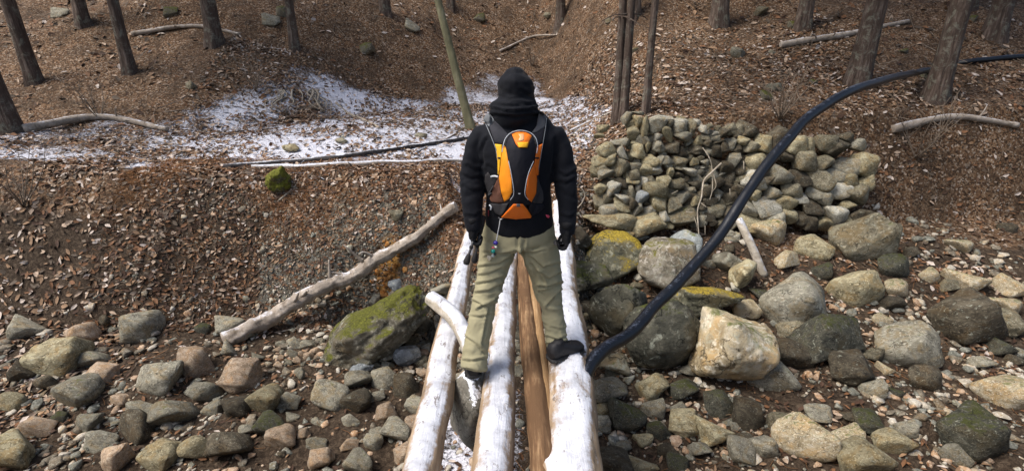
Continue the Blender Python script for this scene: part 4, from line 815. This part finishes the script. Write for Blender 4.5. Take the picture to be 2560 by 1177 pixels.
TF = [([(240, 290), (420, 262), (520, 200)], .9), ([(230, 365), (330, 350), (440, 300)], .8), ([(215, 440), (330, 420), (450, 380)], 1), ([(200, 520), (330, 500), (440, 440)], .9), ([(190, 590), (300, 640), (380, 610)], 1), ([(240, 650), (370, 590), (430, 520)], 1.3), ([(130, 720), (250, 730), (340, 700)], .6), ([(110, 900), (200, 960), (290, 1050)], .8), ([(90, 1110), (180, 1115), (290, 1090)], 1), ([(330, 640), (300, 800), (270, 960)], 1),
      ([(700, 210), (800, 300), (930, 260)], .8), ([(760, 330), (850, 400), (940, 350)], .9), ([(770, 455), (850, 465), (940, 425)], 1.3), ([(780, 500), (870, 490), (950, 440)], 1), ([(840, 630), (900, 560), (955, 500)], 1.1), ([(700, 260), (760, 340), (810, 420)], 1), ([(840, 900), (930, 935), (1000, 900)], .8), ([(840, 965), (930, 970), (1000, 940)], .9), ([(870, 820), (950, 840), (1000, 830)], .5), ([(580, 150), (640, 240), (700, 340)], 1.2), ([(577, -80), (579, 60), (578, 160)], .9), ([(560, 150), (440, 175), (300, 160)], .8), ([(610, 150), (720, 170), (830, 140)], .8), ([(300, 200), (420, 190), (540, 170)], .6), ([(640, 60), (620, 150), (650, 240)], .6)]
tv2 = folds(tv2, tn, [([Z4(*p) for p in s], a) for s, a in TF], .0115, 2.6)
M['trousers'] = fabric('khaki_trouser_cloth', (.345, .31, .19), (.285, .258, .157), rough=.8, spec=.2, bump=.15)
tro = under(mk('trousers', tv2, tf, M['trousers']), root); tro['label'] = 'olive khaki hiking trousers'
# boots
M['boot'] = fabric('black_boot_leather', (.018, .016, .017), (.010, .009, .010), rough=.6, spec=.4)
M['sole'] = plain('dark_grey_rubber', (.035, .033, .032), .8, .3)
def shoe(heel, ang, L=.285, wd=.098):
    heel = np.array(heel); d = np.array([math.cos(ang), math.sin(ang), 0]); s = np.array([-math.sin(ang), math.cos(ang), 0])
    t = np.array([0, .06, .15, .3, .45, .6, .75, .88, .97, 1.0]); w = np.array([.55, .78, .84, .80, .84, .95, 1.0, .86, .55, .25]) * wd / 2; tp = np.array([.095, .118, .132, .128, .108, .090, .078, .068, .056, .042])
    def body(z0, ztop, grow, n=20):
        V = []; 
        for ti, wi, h_ in zip(t, w, ztop):
            for k in range(n):
                a = 2 * math.pi * k / n; ca, sa = math.cos(a), math.sin(a); zz = z0 + (h_ - z0) * (.5 + .5 * math.copysign(abs(sa) ** .7, sa)); V.append(heel + d * ti * L + s * (wi + grow) * math.copysign(abs(ca) ** .6, ca) * (1 - .25 * max(sa, 0)) + [0, 0, zz])
        m_ = len(t); F_ = [(i * n + j, i * n + (j + 1) % n, (i + 1) * n + (j + 1) % n, (i + 1) * n + j) for i in range(m_ - 1) for j in range(n)] + [tuple(range(n))[::-1], tuple((m_ - 1) * n + j for j in range(n))]; return np.array(V), F_
    V, F_ = body(.018, tp, 0); cuff = tube([heel + d * .075 + [0, 0, .07], heel + d * .07 + [0, 0, .13]], [.040, .034], seg=18, dome=.3)
    V2, F2 = join([(V, F_), cuff]); v, n_, f = remeshed(V2, F2, .006, 4); v = v + n_ * (.0025 * fbm(v * 40, 2, 3))[:, None]
    sh = under(mk('boot', v, f, M['boot']), root)
    V, F_ = body(.0, np.full(len(t), .024), .005); lug = [(V, F_)]
    for q in np.linspace(.08, .92, 9):
        wi = np.interp(q, t, w) + .006; c = heel + d * q * L
        for sg in (-1, 1):
            e = c + s * sg * wi; lug.append(tube([e - d * .008 + [0, 0, .012], e + d * .008 + [0, 0, .012]], .007, seg=6))
    V, F_ = join(lug); so_ = mk('sole', V, F_, M['sole']); so_.parent = sh
    for q in (.42, .5, .58):
        c = heel + d * q * L; z = np.interp(q, t, tp) + .004; pts = spline([c - s * .025 + [0, 0, z - .008], c + [0, 0, z], c + s * .025 + [0, 0, z - .008]], 8); V, F_ = tube(pts, .003, seg=6); la = mk('lace', V, F_, M['sole']); la.parent = sh
    return sh
hr = at_z(1372, 904, .0); shoe((hr[0], hr[1] + .005, .002), R(30), L=.265, wd=.112)
hl = at_z(1184, 948, .0)
V, F_ = rock(812, 4, 20, 14, .03, 2, .9); V = V * [.150, .24, .30]; V[:, 2] = np.minimum(V[:, 2], .27 + .004 * vnoise(V * 14, 3)); V = V + [hl[0] - .025, hl[1] + .12, -.268]
M['frostrock'] = rock_mat('frosted_rock', (.12, .11, .09), (.24, .22, .18), (.36, .34, .29), snow=.9, sc=2); tag(rebase(mk('stone', V, F_, M['frostrock'])), 'flat frosted rock between two logs with the left boot on it', 'stone')
shoe((hl[0], hl[1] + .0, .004), R(97), L=.27)
# body inside the clothes (one continuous figure)
head = [(1262, 1328, 288, 2.895, .06), (1258, 1330, 270, 2.90, .075), (1256, 1332, 250, 2.91, .10), (1255, 1332, 228, 2.92, .105), (1260, 1328, 206, 2.92, .095), (1276, 1312, 192, 2.92, .06)]
sh_ = lambda L, k, dy=0: [((l + r) / 2 - (r - l) / 2 * k, (l + r) / 2 + (r - l) / 2 * k, py, Y + dy, ry * k) for l, r, py, Y, ry in L]
fx = at_y(1294, 232, 3.02)
V, F_ = join([rings(sh_(TORSO, .78, .01)), rings(sh_(ARML, .66)), rings(sh_(ARMR, .66)), rings(head), rings(sh_(HIP[:3], .8), dome=.05), rings(sh_(LEGL[:-1], .62), dome=.1), rings(sh_(LEGR[:-1], .62), dome=.1),
              tube([fx + [0, -.02, .02], fx + [0, .012, -.012], fx + [0, .018, -.03]], [.010, .014, .016], seg=10, dome=1)])
bv, bn, bf = remeshed(V, F_, .011, 2); M['skin'] = plain('skin', (.42, .27, .19), .55, .35)
under(mk('body', bv, bf, M['skin']), root)
hv = [(v, f) for v, f in [rings([(1252, 1336, 262, 2.885, .085), (1251, 1337, 236, 2.895, .105), (1255, 1333, 208, 2.90, .105), (1270, 1318, 188, 2.91, .06)])]]
v, n_, f = remeshed(*join(hv), .010, 2); M['hair'] = plain('dark_hair', (.02, .015, .012), .7, .3); under(mk('hair', v + n_ * (.004 * fbm(v * 60, 2, 1))[:, None], f, M['hair']), root)
for dx in (-.032, .032):
    v, f = ico(2); e = at_y(1294, 226, 3.005) + [dx, 0, 0]; under(mk('eye', v * .012 + e, f, plain('eye_white', (.6, .58, .55), .3)), root)
# gloved hands
M['glove'] = fabric('black_glove', (.012, .012, .013), (.007, .007, .008), rough=.75)
M['glovegrey'] = fabric('dark_grey_glove_panel', (.10, .10, .10), (.06, .06, .06), rough=.75)
def hand(wr, side, down):
    """a loosely closed right-handed or left-handed glove; wr = wrist, palm faces the thigh"""
    wr = np.array(wr); dn = np.array(down, float); dn /= np.linalg.norm(dn); inn = np.array([-side, 0, 0.]); inn -= dn * inn.dot(dn); inn /= np.linalg.norm(inn); fw = np.cross(inn, dn) * (1 if np.cross(inn, dn)[1] > 0 else -1)
    parts = [tube([wr - dn * .03, wr + dn * .02, wr + dn * .055, wr + dn * .085], [.028, .027, .026, .024], [.034, .038, .042, .042], seg=18, ref=tuple(inn), dome=.4)]
    for k, (o_, L) in enumerate(((.034, .9), (.012, 1.0), (-.011, .94), (-.032, .76))):
        a = wr + dn * .085 + fw * o_; p = [a, a + dn * .034 * L + inn * .006, a + dn * .040 * L + inn * .036, a + dn * .010 * L + inn * .046]
        parts.append(tube(spline(p, 10), np.linspace(.0115, .009, 10), seg=10, dome=.9))
    a = wr + dn * .035 + fw * .034; p = [a, a + fw * .022 + dn * .025 + inn * .012, a + fw * .018 + dn * .05 + inn * .03, a + fw * .004 + dn * .062 + inn * .042]
    parts.append(tube(spline(p, 10), np.linspace(.015, .010, 10), seg=10, dome=.9))
    v, n_, f = remeshed(*join(parts), .0042, 2); g_ = under(mk('glove', v + n_ * (.0018 * fbm(v * 60, 2, 8))[:, None], f, M['glove']), root)
    c = wr - dn * .015; V, F_ = tube([c - dn * .014, c + dn * .014], [.034, .033], [.040, .041], seg=20, ref=tuple(inn), dome=.2); cf = mk('cuff', V, F_, M['glove']); cf.parent = g_
    return wr + dn * .10 + inn * .018, fw, inn
gl, fwl, inl = hand(at_y(1182, 557, 2.72), -1, (.0, -.10, -1)); gr_, fwr, inr = hand(at_y(1417, 568, 2.71), 1, (.0, -.05, -1))
# trekking poles
M['carbon'] = plain('dark_pole_metal', (.045, .042, .042), .4, .5); M['rubber'] = plain('pole_rubber', (.018, .016, .016), .75, .3); M['polegrey'] = plain('grey_pole_metal', (.16, .15, .145), .4, .5, .3)
def pole(a, b, label, tip=True):
    a, b = np.array(a), np.array(b); d = (b - a) / np.linalg.norm(b - a); r_o = empty('trekking_pole', b, label, 'trekking pole', 'folded trekking poles')
    V, F_ = tube([a, a + (b - a) * .5, b - d * .02], [.0085, .0075, .007], seg=12, dome=.4); under(mk('shaft', V, F_, M['carbon']), r_o)
    V, F_ = tube([a + (b - a) * .42, a + (b - a) * .50], .011, seg=12, dome=.3); under(mk('clamp', V, F_, M['rubber']), r_o)
    V, F_ = tube([b - d * .045, b - d * .03, b - d * .008, b + d * .004], [.011, .015, .019, .017], seg=14, dome=.6); under(mk('rubber_tip', V, F_, M['rubber']), r_o)
    V, F_ = tube([a - d * .10, a - d * .05, a], [.013, .015, .012], seg=12, dome=.6); under(mk('grip', V, F_, M['rubber']), r_o); return r_o
pole(gl + [-.004, -.015, .04], at_y(1166, 656, 2.62), 'folded black trekking pole held in the left glove, nearer of the two')
pole(gl + [.02, .02, .03], at_y(1186, 652, 2.70), 'folded black trekking pole in the left glove, partly hidden behind the other')
a = gr_ + [-.01, 0, .01]; b_ = at_y(1397, 611, 2.80); d = (b_ - a); e = a - d * 1.2 + [0, 0, 0]
r_o = empty('trekking_pole', a, 'grey trekking pole held level in the right glove', 'trekking pole')
V, F_ = tube([at_y(1390, 606, 2.76), a, a + [.06, .30, .0]], [.012, .010, .009], seg=12, dome=.2); under(mk('shaft', V, F_, M['polegrey']), r_o)
V, F_ = tube([at_y(1388, 605, 2.755), at_y(1398, 610, 2.765)], [.016, .015], seg=14, dome=.3); under(mk('grip_end', V, F_, M['polegrey']), r_o)

# ------------------------------------------------------------------ backpack
pack = empty('backpack', at_y(1298, 548, 2.66), 'small orange and black running backpack worn by the hiker', 'backpack')
OUT = [Z3(*p) for p in [(455, 385), (470, 325), (500, 285), (545, 260), (600, 250), (660, 258), (710, 290), (740, 340), (750, 390), (758, 520), (760, 640), (775, 740), (790, 860), (790, 890), (700, 900), (650, 905), (700, 1005), (690, 1022), (560, 1032), (430, 1015), (500, 900), (440, 890), (340, 882), (360, 760), (400, 640), (405, 520), (430, 450)]]
def inside(px, py, L):
    c = np.zeros(px.shape, bool); j = len(L) - 1
    for i in range(len(L)):
        xi, yi = L[i]; xj, yj = L[j]; k = ((yi > py) != (yj > py)) & (px < (xj - xi) * (py - yi) / (yj - yi + 1e-12) + xi); c ^= k; j = i
    return c
CORE = [Z3(*p) for p in [(440, 385), (470, 320), (520, 272), (600, 250), (685, 272), (735, 330), (755, 390), (760, 640), (770, 800), (740, 880), (700, 1010), (560, 1035), (430, 1015), (440, 880), (405, 800), (405, 640), (415, 500)]]
def bulge(px, py):
    d, _ = pxdist(px, py, CORE + [CORE[0]]); d = np.where(inside(px, py, CORE), d, 0)
    return .010 + .095 * (1 - np.exp(-d / 15.0)) * (.75 + .25 * np.clip((py - 340) / 120, 0, 1)) * (1 - .45 * np.clip((py - 500) / 45, 0, 1))
_base = {}
def baseY(px, py):
    """smooth line of the back under the pack"""
    Y = np.interp(py, [270, 300, 330, 360, 400, 450, 500, 550], BASEC); cx = 1297; return Y + .16 * np.clip(np.abs(px - cx) / 100, 0, 1.2) ** 2.4
BASEC = []
for yy in [270, 300, 330, 360, 400, 450, 500, 550]:
    d = ray(1297, yy); hit = BV0.ray_cast(Vector((0, 0, CAMZ)), Vector(d).normalized()); BASEC.append(hit[0].y if hit[0] else 2.75)
def surf(px, py, off, bul=True, cast=False):
    out = []; b_ = bulge(px, py) if bul else 0 * px
    for X, Y_, k in zip(px, py, b_):
        d = Vector(ray(X, Y_)).normalized(); Yb = float(baseY(X, Y_))
        hit = BV0.ray_cast(Vector((0, 0, CAMZ)), d)
        if hit[0] is not None: Yb = min(Yb, hit[0].y) if not cast else hit[0].y
        out.append(at_y(X, Y_, Yb) - np.array(d) * (k + off))
    return np.array(out)
def panel(name, poly, mat, off, th, parent=pack, bul=True, step=3.4, cast=False, label=None):
    poly = [p for p in poly]; P = []
    for (x0, y0), (x1, y1) in zip(poly, poly[1:] + poly[:1]):
        n = max(1, int(math.hypot(x1 - x0, y1 - y0) / step)); P += [(x0 + (x1 - x0) * i / n, y0 + (y1 - y0) * i / n) for i in range(n)]
    nb = len(P); xs = [p[0] for p in P]; ys = [p[1] for p in P]; gx_, gy_ = np.meshgrid(np.arange(min(xs), max(xs), step), np.arange(min(ys), max(ys), step)); gx_, gy_ = gx_.ravel(), gy_.ravel()
    d, _ = pxdist(gx_, gy_, poly + [poly[0]]); k = inside(gx_, gy_, poly) & (d > step * .5); P += list(zip(gx_[k], gy_[k]))
    r = delaunay_2d_cdt([Vector(p) for p in P], [], [list(range(nb))], 1, 1e-4); vv = np.array([v[:] for v in r[0]]); fs = [tuple(f) for f in r[2]]
    top = surf(vv[:, 0], vv[:, 1], off, bul, cast); wv = .0022 * fbm(np.stack([vv[:, 0] / 14, vv[:, 1] / 26, 0 * vv[:, 0] + 3], -1), 3, 91) * (step > 3.2 and th > .003); top = top + np.stack([0 * wv, wv, 0 * wv], -1); d, _ = pxdist(vv[:, 0], vv[:, 1], poly + [poly[0]]); dirs = ray(vv[:, 0], vv[:, 1]); dirs /= np.linalg.norm(dirs, axis=1)[:, None]
    top = top + dirs * (np.exp(-d / 1.2) * min(th * .5, .004))[:, None]; bot = top + dirs * th; n = len(vv); cnt = {}
    for f in fs:
        for a, c in zip(f, f[1:] + f[:1]): cnt[(a, c)] = 1
    side = [(a, c) for (a, c) in cnt if (c, a) not in cnt]
    F_ = fs + [tuple(i + n for i in f[::-1]) for f in fs] + [(c, a, a + n, c + n) for a, c in side]
    o = mk(name, np.vstack([top, bot]), F_, M[mat]); bm = bmesh.new(); bm.from_mesh(o.data); bmesh.ops.recalc_face_normals(bm, faces=bm.faces); bm.to_mesh(o.data); bm.free(); under(o, parent)
    if label: o['label'] = label
    return o
Zs = lambda L: [Z3(*p) for p in L]
M['packblack'] = fabric('pack_black_nylon', (.012, .011, .017), (.007, .007, .011), rough=.7, spec=.25, bump=.3)
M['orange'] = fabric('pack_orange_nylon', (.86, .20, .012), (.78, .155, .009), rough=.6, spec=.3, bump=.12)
M['litorange'] = fabric('pack_orange_nylon_lit', (.90, .36, .014), (.86, .27, .012), rough=.6, spec=.3, bump=.12)  # orange nylon with light from the left painted into its colour
M['yellow'] = fabric('pack_orange_nylon_overlit', (.88, .50, .02), (.86, .40, .015), rough=.6, spec=.3, bump=.12)  # the same orange cloth under strong light, painted as a yellower tone
M['meshgrey'] = fabric('pack_grey_mesh', (.10, .10, .105), (.07, .07, .075), rough=.8, bump=.5); M['strapgrey'] = fabric('strap_grey_webbing', (.21, .22, .23), (.16, .17, .18), rough=.75)
M['silver'] = plain('reflective_piping', (.50, .52, .55), .4, .5); M['meshred'] = fabric('pocket_mesh_over_orange', (.20, .075, .04), (.13, .06, .04), rough=.8, bump=.5); M['meshdark'] = fabric('pocket_mesh_dark', (.05, .045, .045), (.03, .028, .03), rough=.8, bump=.5)
M['strapdark'] = fabric('strap_dark_grey', (.035, .035, .042), (.02, .02, .026), rough=.8)
panel('pack_body', OUT, 'packblack', 0, .03)
panel('back_panel', Zs([(470, 380), (490, 320), (525, 282), (560, 370), (585, 402), (660, 402), (682, 340), (705, 292), (740, 340), (745, 390), (715, 520), (665, 640), (640, 800), (665, 860), (690, 880), (620, 893), (540, 893), (500, 880), (515, 860), (545, 800), (525, 620), (495, 520)]), 'packblack', .004, .004)
panel('top_patch', Zs([(525, 282), (560, 261), (600, 253), (650, 260), (705, 292), (682, 342), (662, 402), (585, 402), (560, 370)]), 'orange', .007, .004, label='orange patch at the top of the pack')
panel('patch_lit_band', Zs([(574, 356), (672, 352), (662, 400), (586, 400)]), 'yellow', .010, .002, step=3, label='lower edge of the top patch, yellowed by painted-in light')  # no separate trim: bright light on the patch, painted as a strip
M['emblem'] = plain('pale_emblem_print', (.78, .42, .20), .5)
panel('emblem', Zs([(582, 282), (626, 278), (636, 300), (630, 336), (604, 346), (584, 332), (596, 306)]), 'emblem', .009, .0015, step=3)
panel('side_panel', Zs([(470, 388), (495, 520), (522, 640), (530, 790), (500, 850), (455, 882), (425, 800), (410, 680), (425, 560), (435, 440), (450, 384)]), 'litorange', .006, .004, label='left side panel, orange with painted-in light')  # lit side of the pack, brightness put into the cloth colour
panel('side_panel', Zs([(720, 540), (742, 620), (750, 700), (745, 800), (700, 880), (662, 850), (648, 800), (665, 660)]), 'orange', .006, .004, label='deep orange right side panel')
panel('wing_panel', Zs([(375, 370), (440, 376), (436, 440), (422, 560), (412, 640), (402, 640), (400, 520), (393, 450)]), 'yellow', .012, .004, label='upper left wing, orange with strong light painted yellow')  # orange wing, its overexposed look painted in
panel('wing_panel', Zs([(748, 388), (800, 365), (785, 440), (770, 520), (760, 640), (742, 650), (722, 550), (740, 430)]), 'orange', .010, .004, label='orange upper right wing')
panel('mesh_pocket', Zs([(408, 655), (428, 790), (458, 882), (400, 888), (345, 878), (330, 850), (360, 760)]), 'meshred', .012, .004, label='left mesh side pocket')
panel('mesh_pocket', Zs([(752, 660), (765, 700), (800, 790), (806, 860), (790, 892), (735, 888), (700, 882), (742, 800)]), 'meshdark', .012, .004, label='right mesh side pocket')
panel('hip_wing', Zs([(330, 890), (480, 890), (500, 884), (470, 950), (430, 1004), (380, 980), (345, 930)]), 'meshdark', .008, .006)
panel('hip_wing', Zs([(690, 880), (800, 892), (812, 930), (760, 975), (705, 1000), (670, 940)]), 'packblack', .006, .006)
panel('bottom_flap', Zs([(540, 896), (622, 896), (660, 940), (700, 1003), (690, 1020), (560, 1031), (430, 1015), (480, 960)]), 'orange', .012, .006, label='orange trapezoid flap at the bottom')
panel('grey_tab', Zs([(566, 896), (598, 896), (600, 920), (568, 922)]), 'strapgrey', .020, .003, step=3)
panel('loop_tab', Zs([(400, 484), (424, 484), (424, 500), (402, 500)]), 'packblack', .020, .003, step=3); panel('loop_tab', Zs([(730, 486), (766, 486), (764, 501), (730, 501)]), 'packblack', .020, .003, step=3)
panel('small_logo', Zs([(580, 802), (606, 802), (594, 813)]), 'silver', .008, .001, step=3)
# shoulder straps
panel('shoulder_strap', Zs([(272, 145), (300, 112), (322, 96), (345, 118), (375, 165), (345, 195), (325, 220), (302, 192)]), 'strapgrey', .014, .012, cast=True, bul=False, label='grey top of the left strap')
panel('shoulder_strap', Zs([(328, 218), (375, 165), (440, 225), (500, 290), (470, 330), (452, 376), (376, 368)]), 'strapdark', .014, .012, cast=True, bul=False, label='left strap root, dark grey')
panel('shoulder_strap', Zs([(765, 84), (792, 82), (835, 140), (826, 220), (790, 240), (745, 268), (700, 272), (742, 210)]), 'meshgrey', .014, .012, cast=True, bul=False, label='dark grey mesh top of the right strap')
panel('shoulder_strap', Zs([(700, 272), (745, 268), (790, 240), (824, 222), (800, 362), (748, 390), (738, 330)]), 'packblack', .012, .012, cast=True, bul=False, label='right strap root')
def cord(name, L, r, mat, off, parent=pack, bul=True, label=None, cast=False):
    L = np.array(L); q = spline(np.column_stack([L, L[:, 0] * 0]), len(L) * 5); p = surf(q[:, 0], q[:, 1], off, bul, cast); V, F_ = tube(p, r, seg=8, dome=.5); o = under(mk(name, V, F_, M[mat]), parent)
    if label: o['label'] = label
    return o
cord('piping', Zs([(440, 440), (450, 385), (470, 322), (520, 271), (600, 251), (682, 268), (732, 312), (750, 370), (750, 410), (742, 450)]), 0.0026, 'silver', .012, label='silver piping arch round the top')
cord('piping', Zs([(497, 520), (522, 640), (543, 800), (512, 860)]), .002, 'silver', .011, label='left inner silver piping'); cord('piping', Zs([(716, 520), (668, 640), (640, 800), (668, 858)]), .002, 'silver', .011, label='right inner silver piping')
for L in ([(276, 148), (310, 225), (350, 320), (385, 410), (402, 520)], [(832, 142), (822, 230), (800, 360), (780, 480), (752, 640)]):
    P = []; W_ = 4.2 if L[0][0] < 500 else 3.0
    for x_, y_ in L: P.append((x_ - W_, y_))
    for x_, y_ in L[::-1]: P.append((x_ + W_, y_))
    panel('strap_edging', Zs(P), 'strapgrey', .022, .005, cast=True, bul=False, step=3)
cord('zip', Zs([(462, 400), (482, 326), (526, 280), (600, 259), (676, 276), (722, 318), (738, 376)]), .0022, 'sole', .010, label='dark zip inside the piping arch')
# bits on the hip straps
cord('buckle_strap', Zs([(345, 656), (372, 652), (402, 658)]), .006, 'silver', .02, cast=True, bul=False); cord('loop', Zs([(345, 800), (320, 815), (350, 760), (362, 740)]), .0035, 'meshgrey', .03, bul=False)
cord('zip_pull', Zs([(330, 905), (345, 925), (340, 945)]), .005, 'silver', .03, cast=True, bul=False)
panel('hip_pouch', Zs([(292, 640), (318, 615), (345, 660), (400, 665), (398, 700), (352, 770), (322, 815), (300, 760), (286, 700)]), 'meshdark', .02, .03, bul=False, label='small black pouch at the left of the waist')
M['pink'] = plain('pink_tag_cloth', (.75, .08, .14), .7); panel('side_tag', Zs([(822, 988), (848, 992), (862, 1004), (850, 1020), (832, 1012)]), 'pink', .014, .004, cast=True, bul=False, step=3, label='small pink tag on the right hip')
M['redtag'] = plain('dark_red_cloth', (.22, .01, .02), .7); panel('side_tag', Zs([(316, 950), (326, 950), (324, 1004), (316, 1000)]), 'redtag', .014, .003, cast=True, bul=False, step=3, label='thin dark red tag on the left hip')
# cord with beads
Z5 = lambda X, Y_: (1130 + X / 8.406, 540 + Y_ / 8.406)
ch = empty('bead_charm', at_y(*Z5(860, 880), 2.62), 'white cord with blue, teal and cream beads hanging from the backpack', 'charm')
M['cordwhite'] = plain('white_cord', (.68, .68, .68), .7); TB = BVHTree.FromPolygons([tuple(v) for v in tv2], tf)
def tp_(X, Y_, off):
    d = Vector(ray(*Z5(X, Y_))).normalized(); ys = []
    for bb in (TB, BV0):
        hit = bb.ray_cast(Vector((0, 0, CAMZ)), d)
        if hit[0] is not None: ys.append(hit[1] is not None and hit[0])
    p = min(ys, key=lambda q: q.y); return np.array(p) - np.array(d) * off
pts = [tp_(*p, .02) for p in [(1040, 40), (1012, 80), (1000, 170), (972, 310), (946, 440), (925, 560), (890, 650), (866, 740), (850, 840), (790, 885)]]
pts[0] = pts[0] + np.array([0, -.02, 0]); V, F_ = tube(spline(pts, 50), .0028, seg=8); under(mk('cord', V, F_, M['cordwhite']), ch)
for nm, X, Y_, s, col, lb in (('bead', 915, 562, .0145, (.04, .02, .30), 'round royal blue bead'), ('bead', 866, 664, .009, (.55, .12, .14), 'small pink bead'), ('bead', 924, 652, .008, (.75, .72, .62), 'small pale bead'), ('bead', 866, 740, .0135, (.0, .24, .19), 'round teal bead'), ('bead', 862, 832, .0105, (.45, .50, .46), 'clear greyish bead'), ('bead', 905, 800, .008, (.03, .04, .06), 'small dark bead')):
    v, f = ico(3); k = mk(nm, v * s * [1, 1, .9] + tp_(X, Y_, .022), f, plain(lb.replace(' ', '_'), col, .18, .6)); under(k, ch); k['label'] = lb
V, F_ = rock(5, 3, 6, 20, .01); k = under(mk('shell_pendant', V * [.015, .006, .017] + tp_(782, 885, .02), F_, plain('cream_pendant', (.72, .62, .45), .4)), ch)
# ring by the waist joining flap and cord
cord('cord_lock', Zs([(408, 1015), (432, 1030), (450, 1020)]), .004, 'meshgrey', .02, bul=False)
